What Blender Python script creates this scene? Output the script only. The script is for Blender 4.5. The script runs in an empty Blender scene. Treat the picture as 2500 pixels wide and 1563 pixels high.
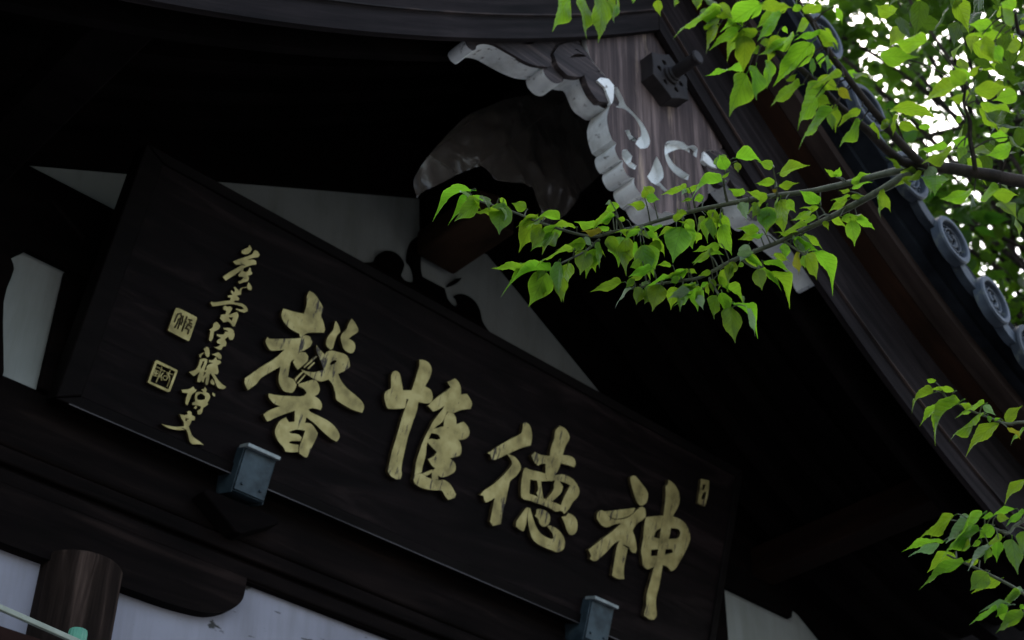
import bpy, bmesh, math, random
from mathutils import Vector, Matrix, noise
from mathutils.geometry import tessellate_polygon
random.seed(11)
SC = bpy.context.scene
COL = SC.collection

GLYPHS = {
 'xin': [
  ('5658,5799 5859,5787 6134,5620 6259,5481 6240,5295 6397,5112 6497,4941 6486,4839 5985,4605 5852,4417 5772,4400 5736,4469 5425,4475 5154,4582 5019,4732 5023,4938 5378,5002 5697,5084 5696,5376 5629,5620', [], 0),
  ('4799,3944 4888,3927 5365,4141 5769,4342 5932,4503 6098,4528 6210,4423 6186,4258 5998,4040 5843,3925 6085,4040 6218,3964 6243,3822 6144,3664 6019,3457 5917,3508 5798,3608 5830,3706 5737,3600 5741,3394 5779,3127 5976,3136 6119,3027 6086,2806 5963,2728 5759,2705 5559,2864 5493,3060 5464,3311 5284,3121 4986,2768 4897,2544 4703,2270 4557,2400 4508,2545 4888,3061 5185,3416 5428,3826 5069,3637 4947,3651 4788,3788', [], 0),
  ('6161,3614 6314,3872 6457,4096 6490,4064 6336,3805 6193,3582', [], 1),
  ('6287,3623 6439,3888 6472,3864 6336,3606', [], 1),
  ('5989,3160 6122,3407 6226,3547 6210,3464 6091,3241 6054,3094', [], 1),
  ('6102,3076 6230,3339 6285,3458 6283,3373 6145,3076', [], 1),
  ('6756,5347 6902,5243 7008,5094 6932,4942 6915,4719 6913,4522 6846,4454 6697,4504 6636,4652 6674,4845 6758,5040 6746,5212', [], 0),
  ('7247,5639 7380,5580 7543,5455 7568,5347 7423,5163 7332,5023 7518,5008 7622,4896 7612,4714 7482,4629 7294,4652 7180,4758 7066,4943 7086,5090 7170,5246 7193,5455', [], 0),
  ('6360,4393 6568,4292 6717,4241 6752,4335 6894,4444 7121,4497 7378,4532 7546,4430 7626,4250 7488,4054 7310,3888 7422,3774 7670,3628 8012,3540 8312,3453 8454,3319 8439,3127 8070,3082 7750,3104 7492,3149 7387,3335 7213,3530 7058,3599 6844,3450 6636,3418 6413,3437 6210,3464 6110,3508 6256,3521 6532,3603 6816,3802 6668,3988 6445,4199', ['6948,4072 7076,4224 7157,4221 7076,4088 6984,4029'], 0),
  ('6164,3084 6355,3222 6598,3402 6740,3367 6864,3229 6860,3067 6765,2959 6975,2915 7090,2791 7082,2656 6817,2603 6695,2515 6774,2472 7035,2467 7386,2459 7673,2387 7886,2246 7918,2107 7867,1993 7665,2007 7330,2098 7035,2204 6709,2277 6701,2106 6921,2157 7200,1990 7198,1839 7140,1556 7080,1218 7006,1182 6802,1220 6748,1383 6775,1689 6783,1897 6516,1826 6296,1664 6362,1653 6597,1711 6737,1674 6732,1561 6432,1442 6393,1371 6534,1390 6708,1441 6754,1238 6532,1144 6357,1101 6264,1192 6068,1279 5895,1448 5862,1618 5921,1844 6073,2017 6209,1924 6371,2009 6292,2311 6040,2115 5746,1865 5576,1693 5510,1703 5368,1820 5530,2016 5790,2234 5579,2239 5379,2341 5339,2435 5655,2512 6107,2676 6405,2808 6491,2939 6358,3015 6186,3018', [], 0),
 ],
 'wei': [
  ('9902,5474 10126,5544 10326,5494 10436,5336 10429,5093 10340,4782 10572,4761 10695,4626 10714,4430 10586,4316 10250,4220 10275,3945 10234,3495 10202,3084 10215,2662 10227,2307 10264,2061 10327,1923 10312,1782 10155,1722 9951,1748 9819,1858 9808,2080 9786,2396 9801,2662 9821,3162 9825,3527 9856,3873 9884,4168 9813,4139 9847,3902 9791,3829 9305,3612 9165,3686 9039,3898 9049,4051 9190,4228 9088,4552 9098,4707 9208,4799 9357,4768 9511,4531 9618,4342 9910,4472 9936,4712 9950,5058 9956,5299', [], 0),
  ('11087,5237 11333,5463 11496,5411 11634,5262 11682,5075 11903,5185 12058,5094 12180,4972 12169,4794 12004,4709 11788,4586 11587,4417 11351,4371 11300,4130 11263,3979 11026,3681 10963,3488 10919,3104 10974,2794 10966,2429 10984,2239 10752,2085 10706,2427 10722,2828 10765,3209 10836,3504 10953,3921 11153,4341 11190,4492 11007,4280 10838,4160 10606,4250 10714,4430 10887,4672 11129,4963 11245,5132', [], 1),
  ('11397,4356 11568,4410 11726,4304 11800,4129 12039,4312 12231,4236 12349,4095 12327,3916 12161,3765 12012,3705 12123,3614 12215,3448 12204,3275 12017,3135 11860,3040 12063,2985 12159,2872 12149,2701 11958,2512 11751,2383 11591,2372 11645,2261 11404,2186 11354,2413 11436,2544 11282,2584 11100,2712 11273,2878 11346,3039 11163,3101 10909,3200 10991,3332 11236,3397 11355,3478 11227,3561 10940,3496 10963,3622 11167,3755 11355,3882 11319,4137', [], 0),
  ('10752,2085 10993,2210 11246,2175 11632,2239 11852,2322 12114,2272 12380,2074 12356,1950 12152,1808 12010,1871 11832,1985 11501,1871 11120,1801 10873,1822 10744,1919', [], 2),
  ('11029,2224 11318,2465 11359,2399 11191,2220', [], 1),
 ],
 'de': [
  ('14389,5238 14552,5231 14677,5107 14779,4863 14790,4616 14536,4453 14274,4256 13991,4005 14303,4019 14538,3893 14605,3732 14501,3476 14314,3237 14304,3003 14309,2519 14294,2241 14322,1815 14042,1656 13902,1740 13883,2062 13867,2507 13735,2368 13579,2250 13486,2306 13437,2407 13292,2384 13406,2576 13725,2923 14052,3397 14226,3741 14168,3873 13956,3992 13646,3717 13432,3588 13336,3718 13209,3730 13536,4089 13901,4451 14306,4832 14320,5058 14310,5164', [], 0),
  ('15776,5685 16027,5683 16231,5555 16268,5393 16181,5133 16146,4816 16455,4904 16673,4877 16759,4718 16726,4610 16460,4587 16143,4528 16092,4271 15999,4015 15965,3845 15736,3789 15632,3938 15535,4278 15370,4214 15259,4108 15063,4158 14904,4315 15010,4482 15113,4475 15293,4483 15633,4584 15611,4877 15660,5215 15632,5460', [], 1),
  ('14808,3857 14986,3863 15406,3946 15679,3987 16024,4072 16315,4214 16682,4243 16957,4156 17155,3976 17134,3747 16973,3498 16878,3244 16733,3020 16574,3071 16377,2968 16086,2986 15687,2964 15219,2915 14991,2877 14863,2936 14759,3297 14741,3537 14734,3766', ['15071,3569 15560,3692 16068,3915 16421,3985 16731,3992 16651,3757 16564,3473 16527,3240 16182,3223 15704,3186 15393,3148 15159,3123 15125,3311'], 0),
  ('15333,3637 15501,3685 15622,3404 15745,3186 15558,3132 15427,3238 15460,3405', [], 1),
  ('16060,3944 16267,3943 16434,3833 16415,3637 16258,3391 16067,3196 15863,3199 15974,3380 16074,3604 16045,3781', [], 1),
  ('15189,2674 15305,2686 15267,2473 15293,2178 15270,1912 15115,1903 14923,1955 14901,2098 14968,2274 15091,2531', [], 0),
  ('15251,2666 15301,2699 15429,2532 15584,2343 15800,2146 16067,2057 16391,2055 16496,2116 16419,2242 16135,2387 16237,2454 16565,2448 16844,2331 17001,2139 16981,1917 16762,1750 16524,1729 16125,1712 15794,1748 15602,1863 15406,2127 15291,2390', [], 1),
  ('15567,2750 15804,2837 16052,2819 16203,2688 16184,2497 16028,2334 15818,2366 15723,2485 15550,2530 15596,2607', [], 0),
  ('16857,3096 17084,3100 17276,3012 17369,2827 17348,2602 17179,2464 17000,2510 16790,2745 16626,2887 16791,2962', [], 1),
 ],
 'shen': [
  ('19314,5315 19467,5334 19764,5213 20037,5083 20166,4937 20149,4660 19957,4482 19767,4500 19520,4736 19274,5068 19223,5222', [], 0),
  ('19966,4447 20127,4440 20216,4261 20166,4089 19875,3794 19763,3527 19946,3327 20110,3006 20072,2851 19922,2829 19710,2943 19697,2602 19703,2195 19804,1877 19531,1787 19247,1802 19227,2256 19215,2771 19277,3017 19052,2808 18833,2491 18533,2112 18366,1992 18164,2004 18182,2120 18032,2269 18382,2667 18853,3167 19201,3591 18886,3422 18629,3244 18381,3223 18119,3352 18095,3530 18228,3691 18431,3690 18791,3587 19303,3786 19601,4038 19794,4299', [], 1),
  ('18378,3700 19711,4315 19639,4090 19296,3814 18832,3624', [], -1),
  ('20937,5782 21251,5734 21517,5557 21641,5287 21604,4999 21467,4675 21456,4398 21472,4017 21414,3611 21406,3226 21406,2807 21418,2245 21379,1782 21417,1533 21546,1203 21445,1023 21248,969 20977,1005 20966,1148 20989,1359 20923,1708 20976,2211 21014,2675 21079,3037 21026,3859 21010,4548 20962,5154 20870,5512 20951,5621', [], 1),
  ('20249,4177 20920,4477 21526,4657 21966,4659 22249,4526 22459,4248 22453,4051 22330,3659 22159,3253 22016,2956 21835,2818 21595,2909 21236,2844 20965,2658 20735,2524 20510,2580 20423,2813 20320,3004 20298,3488 20245,3888', ['20784,3659 20812,3860 21005,4044 21422,4212 21832,4319 21955,4226 21926,4060 21713,3928 21014,3701', '20766,3215 21302,3419 21699,3557 21776,3468 21541,3329 21061,3107 20794,3008'], 0),
 ],
 'tag': [
  ('22507,6409 22913,6502 22963,6298 22985,5863 22922,5540 22558,5526 22530,5975', ['22657,6264 22792,6295 22734,6071 22651,6060', '22799,6036 22882,6046 22854,5815 22707,5721 22701,5859'], 0),
 ],
 'chun': [
  ('3442,6220 3525,6164 3558,6107 3493,5954 3364,5878 3279,5885 3274,5955 3355,6055 3422,6125', [], 0),
  ('3658,6157 3765,6149 3838,6100 3814,6003 3665,5906 3527,5778 3701,5875 3797,5861 3825,5778 3687,5687 3568,5581 3493,5497 3492,5424 3411,5361 3293,5185 3135,4978 3084,4906 2962,4966 3112,5193 3310,5432 3414,5578 3242,5482 3112,5527 3237,5648 3432,5828 3607,5999 3616,6088', [], 0),
  ('3460,5481 3470,5414 3573,5415 3628,5478 3641,5593 3693,5594 3717,5521 3779,5491 3774,5429 3674,5344 3728,5299 3723,5200 3623,5117 3497,4997 3440,5053 3536,5146 3555,5239 3416,5196 3380,5227 3418,5341', [], 1),
  ('3752,5190 3846,5140 3914,5076 3906,5001 3825,4975 3756,5025 3751,5118', [], 0),
 ],
 'mu': [
  ('3401,4868 3469,4853 3571,4818 3572,4890 3668,4983 3775,5046 3782,5026 3675,4963 3623,4890 3657,4752 3535,4660 3640,4614 3635,4553 3526,4502 3521,4441 3704,4502 3853,4513 3976,4452 3997,4391 3922,4309 3780,4279 3642,4273 3642,4309 3784,4340 3869,4391 3804,4431 3658,4411 3448,4359 3302,4268 3014,4087 2939,4052 2858,4107 2866,4157 2980,4187 3268,4369 3395,4440 3381,4516 3298,4501 3284,4541 3408,4623 3340,4674 3334,4730 3431,4705 3443,4782 3375,4832', [], 0),
  ('3299,4243 3377,4233 3447,4288 3533,4258 3513,4167 3486,4026 3637,4177 3684,4223 3763,4177 3776,4065 3761,3813 3708,3782 3584,3849 3501,3834 3400,3765 3265,3831 3266,3936 3389,4016 3379,4117 3282,4107 3258,4177', ['3485,3955 3634,4035 3625,3914 3553,3940'], 0),
 ],
 'yi': [
  ('3211,3695 3312,3655 3347,3590 3314,3506 3213,3402 3250,3223 3220,3095 3152,3111 3126,3259 3109,3378 3067,3394 3143,3497 3130,3607', [], 0),
  ('3440,3609 3578,3683 3723,3703 3808,3637 3843,3536 3819,3421 3742,3387 3661,3442 3627,3393 3601,3323 3676,3265 3681,3163 3609,3119 3593,3020 3517,2987 3353,2994 3468,3057 3512,3145 3402,3142 3388,3216 3476,3325 3336,3331 3323,3371 3488,3434 3532,3489 3526,3544 3616,3573 3580,3603 3487,3584', [], 0),
 ],
 'teng': [
  ('3147,2914 3220,2901 3286,2782 3299,2685 3253,2642 3172,2697 3134,2772 3081,2805', [], 0),
  ('3006,2613 3113,2728 3130,2713 3083,2636 3086,2557 3040,2549', [], 0),
  ('3357,2768 3529,2916 3647,2861 3667,2767 3585,2753 3514,2779 3414,2781', [], 0),
  ('3068,2504 3210,2589 3283,2576 3300,2470 3288,2328 3310,2158 3304,1998 3275,1907 3197,1885 3174,1987 3173,2166 3116,2085 3052,1990 2999,2001 2878,2039 3036,2174 3080,2329', ['3170,2492 3216,2501 3214,2364 3188,2263 3157,2317 3162,2409'], 0),
  ('3330,2596 3440,2633 3503,2775 3555,2695 3648,2713 3697,2666 3632,2580 3614,2561 3669,2471 3707,2397 3695,2324 3606,2296 3736,2205 3885,2133 4056,2104 4012,2017 3864,1977 3776,2018 3657,2148 3506,2265 3470,2226 3507,2084 3511,1929 3458,1906 3427,1960 3405,2131 3372,2049 3381,1952 3325,1939 3301,2041 3360,2224 3283,2236 3348,2332 3317,2386 3371,2478 3486,2573 3350,2537', [], 0),
  ('3586,2141 3684,2070 3694,2006 3612,1994 3559,2039', [], 0),
 ],
 'bo': [
  ('3131,1727 3198,1673 3254,1685 3243,1614 3168,1515 3152,1353 3131,1172 3067,1185 3037,1305 3035,1482 2882,1439 2834,1496 2960,1561 3058,1624', [], 0),
  ('3452,1854 3531,1802 3533,1725 3632,1721 3694,1647 3685,1531 3667,1479 3705,1439 3633,1331 3597,1294 3605,1164 3572,1084 3495,1063 3454,1146 3525,1220 3523,1296 3396,1277 3263,1244 3246,1292 3320,1357 3269,1469 3257,1575 3328,1649 3451,1679 3424,1723 3368,1722 3449,1790', ['3333,1562 3429,1636 3549,1608 3565,1526 3476,1466 3367,1432 3329,1471'], 0),
  ('3718,1791 3807,1784 3824,1735 3798,1702 3735,1742', [], 0),
  ('3364,1264 3420,1243 3398,1167 3335,1174', [], 0),
 ],
 'wen': [
  ('3232,1055 3319,1046 3343,979 3455,969 3474,878 3393,834 3388,744 3363,646 3462,533 3593,432 3799,394 3956,346 3826,317 3699,266 3600,238 3493,305 3391,461 3305,535 3155,453 2962,397 2756,379 2569,411 2780,443 2997,498 3223,601 3176,702 3097,757 2991,856 3143,897 3221,951 3179,1000', ['3205,823 3250,798 3253,755 3211,771'], 0),
 ],
 'sealA': [
  ('1968,3551 2095,3571 2609,3562 2626,3482 2613,2859 2562,2827 1947,2850 1926,2880 1935,3497', [], 0),
 ],
 'sealB': [
  ('1902,1968 2547,1953 2559,1920 2535,1321 2467,1283 1871,1294 1850,1323 1862,1912', ['1932,1886 2497,1893 2470,1360 1911,1348'], 0),
 ],
}
SEAL_CUTS = ['2044,3391 2026,3148', '2044,3391 2133,3461 2172,3352 2118,3268 2121,3172 2088,3002', '2172,3352 2177,3159 2177,3013', '2208,3427 2237,3284 2230,3154', '2324,3451 2320,3283 2316,2998', '2299,3254 2353,3307', '2386,3391 2503,3415', '2446,3370 2454,3315 2526,3318', '2409,3265 2541,3246 2528,3192', '2373,3131 2498,3129 2500,3004', '2421,3231 2409,3147']
SEAL_LINES = ['2109,1903 2127,1797 2118,1622 2100,1416', '2089,1790 2250,1793', '1955,1798 2080,1815', '1955,1713 2071,1725 2094,1574 1969,1558 1955,1713', '1972,1635 2080,1644', '2004,1715 2030,1556', '2208,1737 2144,1577', '2179,1649 2234,1521', '2369,1654 2353,1585 2290,1564 2246,1602 2255,1662 2315,1694 2369,1654', '2282,1788 2491,1802', '2379,1887 2361,1708', '2367,1691 2431,1681 2448,1574 2433,1416', '2311,1762 2420,1714']
PENDANT = {
 'body': ('33,5350 -308,5065 -310,5006 -294,4938 -261,4916 -232,4902 -204,4888 -200,4846 -216,4786 -229,4734 -224,4689 -210,4658 -193,4656 -200,4633 -193,4611 -180,4600 -167,4606 -170,4583 -159,4565 -142,4558 -123,4567 -124,4545 -111,4528 -87,4518 -70,4526 -77,4524 -58,4501 -38,4494 -13,4496 5,4516 31,4525 70,4542 89,4560 121,4584 149,4614 174,4650 194,4669 207,4690 214,4728 216,4756 209,4768 200,4787 190,4806 187,4831 221,4891 275,4924 309,4968 320,5031 253,5094 126,5206', []),
 'armL': ('-184,5169 -596,4853 -731,4732 -762,4685 -760,4669 -750,4660 -735,4659 -724,4672 -719,4690 -695,4713 -660,4730 -615,4736 -568,4743 -516,4758 -469,4784 -470,4772 -462,4756 -437,4748 -412,4758 -391,4782 -388,4797 -377,4812 -349,4825 -322,4841 -312,4835 -283,4790 -249,4784 -221,4788 -197,4809 -155,4854 -146,5066', []),
 'scrollL': ('-443,4846 -421,4892 -374,4942 -328,4959 -283,4938 -243,4912 -285,4886 -331,4831 -387,4797 -397,4799 -425,4810', ['-380,4872 -352,4909 -318,4930 -306,4930 -335,4908']),
 'waveL': ('-704,4731 -602,4813 -581,4798 -550,4810 -518,4839 -489,4888 -336,5000 -325,4973 -370,4954 -426,4899 -448,4845 -443,4824 -454,4791 -481,4773 -528,4750 -590,4740', []),
 'lobeL': ('-322,4842 -293,4879 -258,4898 -230,4895 -207,4871 -210,4803 -262,4776 -289,4788 -311,4816', []),
}
PENDANT_SCROLLS = ['-203,4875 -179,4891 -157,4861 -146,4841 -112,4830 -77,4815 -55,4791 -45,4759 -59,4725 -90,4701 -110,4707 -99,4735 -84,4756 -85,4788 -107,4812 -136,4820 -159,4818 -177,4809 -203,4800 -197,4845', '-154,4732 -136,4746 -128,4732 -105,4731 -87,4745 -112,4716 -135,4706', '-167,4646 -149,4660 -127,4648 -134,4622 -111,4621 -118,4601 -141,4597 -160,4606 -171,4620', '-18,4716 3,4687 7,4651 -13,4618 21,4607 9,4595 -20,4598 -49,4596 -66,4607 -46,4645 -32,4686', '25,4793 55,4826 106,4853 131,4852 158,4873 178,4872 169,4829 123,4827 91,4815 58,4786 32,4759 54,4735 90,4730 127,4731 119,4707 88,4696 46,4702 21,4736', '-275,4847 -260,4868 -226,4887 -203,4875 -208,4816 -218,4789 -244,4841', '196,4865 226,4858 255,4832 222,4821 188,4824']
STRUTS = {
 'post': '2506,5117 2519,4945 2529,4935 2560,4938 2577,4888 2621,4885 2663,4886 2761,5017 2820,5017 2812,5301',
 'foot': '2290,4681 2330,4707 2343,4744 2370,4773 2403,4787 2434,4781 2450,4761 2446,4733 2439,4709 2457,4697 2486,4705 2500,4725 2499,4750 2486,4776 2468,4787 2467,4803 2469,4835 2479,4875 2499,4908 2523,4935 2518,4849 2520,4782 2529,4751 2574,4752 2627,4755 2633,4737 2643,4717 2666,4704 2683,4707 2696,4732 2688,4749 2677,4754 2694,4767 2725,4777 2762,4771 2786,4745 2797,4708 2816,4688 2839,4675 2785,4635 2393,4639',
 'slit': '2644,4779 2669,4816 2700,4839 2683,4810 2649,4779',
}
SHEET = '2252,4821 2270,4891 2314,5003 2379,5126 2457,5208 2579,5313 2732,5421 2894,5503 3003,5425 3034,5329 2970,5203 2887,5070 2845,4987 2783,4908 2728,4891 2698,4929 2663,4984 2624,4974 2537,4973 2461,4964 2362,4880 2301,4820 2279,4779'
TRUNK_XY = (2.239, 0.504)
BRANCHES = [
 ('A',
  '1595,865,3150,90 1615,889,3175,60 1617,985,3211,50 1610,1067,3237,46 1592,1135,3253,42 1572,1194,3263,40 1551,1255,3273,37 1527,1310,3273,32 1510,1332,3266,30 1494,1375,3272,28 1473,1401,3266,26 1443,1423,3270,25 1410,1454,3287,23 1374,1484,3306,21 1337,1517,3324,18 1316,1537,3340,15 1307,1536,3350,10;1572,1192,3265,24 1552,1181,3278,21 1539,1171,3283,17 1533,1161,3298,12;1594,1109,3244,22 1577,1097,3255,18 1557,1085,3268,13;1308,1536,3349,15 1309,1529,3350,11 1309,1523,3348,8;1332,1522,3328,15 1336,1520,3336,11 1339,1519,3340,8;1332,1522,3328,15 1321,1514,3326,11 1310,1507,3317,8;1353,1503,3316,15 1348,1496,3322,11 1344,1489,3324,8;1346,1509,3320,15 1343,1504,3327,11 1341,1498,3330,8;1381,1478,3302,15 1383,1476,3312,11 1385,1473,3317,8;1398,1464,3293,15 1403,1464,3303,11 1408,1465,3308,8;1427,1438,3279,15 1426,1435,3287,11 1426,1432,3292,8;1404,1458,3290,15 1410,1457,3304,11 1415,1456,3312,8;1432,1433,3276,15 1437,1436,3285,11 1443,1438,3290,8;1448,1419,3270,15 1439,1410,3268,11 1431,1400,3260,8;1478,1394,3267,15 1479,1397,3279,11 1479,1400,3286,8;1494,1375,3272,15 1490,1374,3298,11 1487,1373,3313,8;1499,1362,3270,15 1486,1357,3279,11 1473,1351,3281,8;1490,1379,3271,15 1494,1384,3279,11 1498,1389,3283,8;1481,1390,3268,15 1476,1384,3265,11 1470,1378,3257,8;1528,1306,3273,15 1517,1302,3294,11 1506,1297,3305,8;1554,1245,3271,15 1538,1237,3288,11 1521,1230,3295,8;1551,1255,3273,15 1540,1248,3297,11 1529,1242,3310,8;1550,1257,3273,15 1541,1253,3291,11 1532,1249,3301,8;1546,1177,3280,15 1550,1178,3291,11 1553,1178,3297,8;1535,1165,3293,15 1525,1154,3287,11 1515,1143,3272,8;1533,1161,3298,15 1532,1148,3301,11 1532,1136,3298,8;1539,1171,3283,15 1526,1163,3277,11 1513,1155,3262,8;1585,1156,3256,15 1577,1153,3259,11 1568,1151,3257,8;1594,1109,3244,15 1590,1114,3244,11 1586,1119,3239,8;1521,1318,3271,15 1505,1307,3278,11 1489,1296,3276,8;1495,1371,3271,15 1491,1367,3291,11 1487,1364,3303,8;1499,1361,3270,15 1473,1350,3287,11 1446,1339,3290,8;1521,1318,3271,15 1501,1305,3285,11 1481,1293,3288,8;1557,1236,3270,15 1561,1235,3291,11 1565,1234,3304,8;1554,1246,3271,15 1547,1243,3281,11 1541,1239,3286,8;1498,1364,3270,15 1481,1357,3281,11 1464,1350,3282,8;1500,1359,3270,15 1484,1353,3276,11 1468,1347,3274,8;1505,1346,3268,15 1494,1341,3271,11 1483,1337,3268,8;1511,1331,3267,15 1510,1328,3262,11 1510,1326,3255,8;1494,1374,3272,15 1506,1378,3281,11 1518,1381,3284,8;1503,1351,3269,15 1500,1351,3263,11 1497,1351,3254,8;1506,1342,3268,15 1508,1344,3259,11 1509,1346,3245,8;1510,1332,3266,15 1509,1328,3251,11 1509,1323,3225,8;1510,1332,3266,15 1506,1329,3250,11 1503,1325,3224,8;1545,1267,3273,15 1545,1267,3265,11 1544,1267,3253,8;1543,1272,3273,15 1554,1277,3273,11 1566,1282,3268,8;1521,1318,3271,15 1526,1320,3268,11 1531,1323,3262,8;1513,1329,3267,15 1511,1324,3259,11 1509,1319,3245,8;1541,1276,3273,15 1538,1275,3262,11 1534,1273,3243,8;1544,1270,3273,15 1551,1273,3277,11 1559,1276,3277,8;1556,1239,3270,15 1567,1243,3277,11 1578,1246,3278,8;1563,1220,3267,15 1561,1221,3262,11 1558,1221,3254,8;1566,1212,3266,15 1559,1212,3255,11 1552,1212,3237,8;1565,1213,3266,15 1566,1215,3261,11 1567,1216,3253,8;1569,1203,3264,15 1567,1205,3252,11 1566,1207,3232,8;1552,1250,3272,15 1565,1256,3266,11 1578,1263,3252,8;1577,1181,3260,15 1581,1181,3269,11 1584,1181,3274,8;1591,1139,3254,15 1586,1139,3250,11 1582,1138,3243,8;1576,1097,3255,15 1572,1093,3248,11 1567,1089,3235,8;1580,1099,3253,15 1577,1099,3248,11 1573,1098,3240,8;1617,992,3213,15 1605,992,3214,11 1592,991,3208,8;1616,997,3215,15 1605,996,3216,11 1593,996,3211,8;1613,1039,3228,15 1617,1044,3219,11 1621,1048,3202,8;1617,973,3207,15 1608,975,3203,11 1600,978,3194,8;1604,1091,3243,15 1598,1092,3237,11 1592,1092,3226,8;1557,1085,3268,15 1548,1078,3261,11 1539,1070,3246,8;1533,1161,3298,15 1526,1147,3301,11 1520,1133,3296,8;1533,1161,3298,15 1524,1161,3311,11 1516,1160,3318,8',
  'a,1305,1533,3349,1280,1609,3359,-21,-6,-11;a,1336,1529,3342,1311,1600,3352,-21,-6,-9;n,1306,1511,3311,1276,1541,3268,-16,-8,5;n,1354,1497,3310,1300,1519,3284,-5,-18,-5;n,1344,1491,3314,1344,1503,3245,-19,10,2;g,1342,1497,3328,1354,1487,3310,3,6,-1;n,1381,1474,3317,1352,1480,3315,-2,-7,7;g,1403,1468,3304,1368,1489,3278,-7,-13,0;n,1396,1466,3297,1407,1520,3261,-20,5,1;a,1420,1434,3292,1377,1450,3294,-5,-13,-1;n,1413,1458,3311,1404,1470,3300,-5,-2,2;n,1437,1444,3284,1398,1486,3243,-17,-14,2;n,1429,1406,3263,1411,1443,3281,-13,-5,-2;n,1474,1401,3286,1433,1412,3281,-3,-13,-1;g,1484,1376,3308,1460,1397,3273,-10,-11,0;n,1469,1354,3278,1444,1373,3260,-6,-9,-1;n,1495,1390,3283,1473,1396,3284,-2,-7,0;y,1465,1380,3256,1431,1393,3248,-4,-11,-1;n,1501,1295,3304,1466,1283,3302,3,-11,6;n,1515,1233,3291,1474,1254,3267,-6,-15,-2;g,1528,1243,3308,1526,1252,3292,-5,0,1;n,1533,1246,3302,1539,1222,3309,8,2,0;a,1546,1183,3294,1494,1215,3271,-10,-18,-3;n,1511,1142,3273,1479,1131,3279,4,-10,3;n,1532,1136,3295,1535,1138,3274,-5,4,0;n,1513,1153,3262,1514,1139,3267,4,1,0;n,1564,1152,3257,1534,1162,3258,-3,-9,0;n,1583,1122,3242,1563,1147,3258,-8,-8,2;n,1487,1299,3278,1473,1323,3288,-6,-5,4;n,1483,1362,3303,1455,1348,3299,4,-10,4;g,1446,1339,3288,1439,1345,3279,-3,-2,1;d,1483,1290,3287,1495,1271,3278,3,5,-6;d,1564,1236,3304,1563,1257,3304,-5,-1,5;d,1539,1241,3285,1521,1252,3277,-3,-6,-1;g,1464,1356,3282,1462,1401,3276,-13,-1,-5;n,1465,1349,3272,1438,1365,3255,-5,-9,0;n,1481,1339,3268,1473,1349,3272,-3,-3,2;d,1532,1304,3261,1499,1318,3254,-4,-10,-2;n,1513,1338,3265,1474,1359,3253,-6,-13,-2;n,1506,1329,3252,1480,1350,3228,-8,-10,-1;n,1517,1382,3275,1511,1383,3214,-15,14,2;n,1502,1357,3249,1538,1395,3211,-16,5,-10;n,1511,1347,3240,1521,1355,3204,4,10,4;d,1511,1323,3217,1532,1321,3161,-1,19,-1;n,1505,1326,3216,1523,1328,3157,-5,18,-1;n,1543,1270,3243,1535,1286,3171,-18,15,6;n,1567,1281,3262,1579,1277,3220,-7,13,-3;n,1534,1322,3257,1556,1314,3216,7,13,1;n,1511,1317,3243,1526,1301,3227,6,6,0;g,1533,1278,3243,1527,1310,3244,-10,-2,-2;n,1561,1274,3273,1574,1265,3246,-1,9,-4;n,1578,1248,3274,1574,1264,3246,-10,-2,1;n,1562,1226,3251,1587,1258,3233,-11,5,-6;n,1552,1213,3232,1555,1219,3190,-13,1,-1;n,1570,1214,3248,1589,1198,3214,5,12,-3;d,1568,1206,3224,1585,1201,3168,3,18,-1;n,1580,1265,3252,1595,1282,3249,-6,5,2;g,1586,1179,3270,1597,1169,3242,-2,9,-4;d,1602,1136,3241,1600,1143,3189,-11,13,2;n,1581,1140,3239,1576,1150,3208,-10,-1,2;n,1570,1080,3262,1609,1052,3288,10,14,-1;n,1574,1100,3252,1540,1112,3243,-4,-11,0;n,1569,1085,3234,1582,1056,3230,9,4,0;y,1574,1099,3240,1582,1105,3239,-2,3,0;n,1589,992,3209,1565,997,3212,-2,-7,-3;n,1592,994,3211,1583,979,3216,5,-4,-2;n,1615,1049,3204,1574,1052,3213,-1,-13,-1;n,1603,975,3196,1626,952,3212,8,8,-1;n,1626,989,3206,1649,968,3222,7,8,1;d,1596,1134,3235,1596,1141,3185,-11,13,2;n,1600,1107,3236,1647,1142,3209,-13,9,-12;n,1593,1091,3222,1602,1084,3197,2,8,-2;n,1537,1072,3248,1524,1089,3261,-2,-6,5;a,1522,1127,3294,1542,1080,3278,15,6,0;n,1516,1159,3313,1515,1148,3278,-5,11,-3'),
 ('A2',
  '1481,1397,3262,23 1461,1409,3234,21 1439,1419,3210,19 1413,1450,3186,17 1403,1463,3183,12;1471,1403,3249,15 1470,1409,3254,11 1469,1416,3255,8;1439,1419,3210,15 1429,1408,3211,11 1419,1396,3205,8;1403,1463,3183,15 1391,1453,3185,11 1379,1444,3179,8;1417,1446,3190,15 1414,1440,3187,11 1412,1435,3180,8;1422,1440,3194,15 1410,1425,3191,11 1398,1409,3178,8;1464,1407,3238,15 1464,1399,3237,11 1464,1392,3232,8;1473,1401,3252,15 1472,1394,3251,11 1471,1387,3247,8',
  'n,1464,1420,3253,1423,1449,3235,-7,-14,-6;n,1411,1400,3199,1351,1429,3160,-6,-22,-7;n,1372,1450,3177,1319,1490,3157,-11,-18,-5;a,1401,1440,3176,1321,1476,3143,-7,-26,-11;n,1408,1454,3179,1399,1484,3121,-18,9,8;n,1399,1411,3171,1405,1425,3114,-18,-3,-2;n,1443,1437,3207,1477,1491,3180,-17,4,-13;n,1461,1413,3247,1430,1428,3238,-6,-7,7;n,1456,1408,3227,1455,1421,3180,-13,10,3;n,1466,1398,3229,1483,1439,3203,-15,3,-5;n,1471,1389,3241,1477,1400,3196,-13,-4,-3'),
 ('B',
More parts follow.
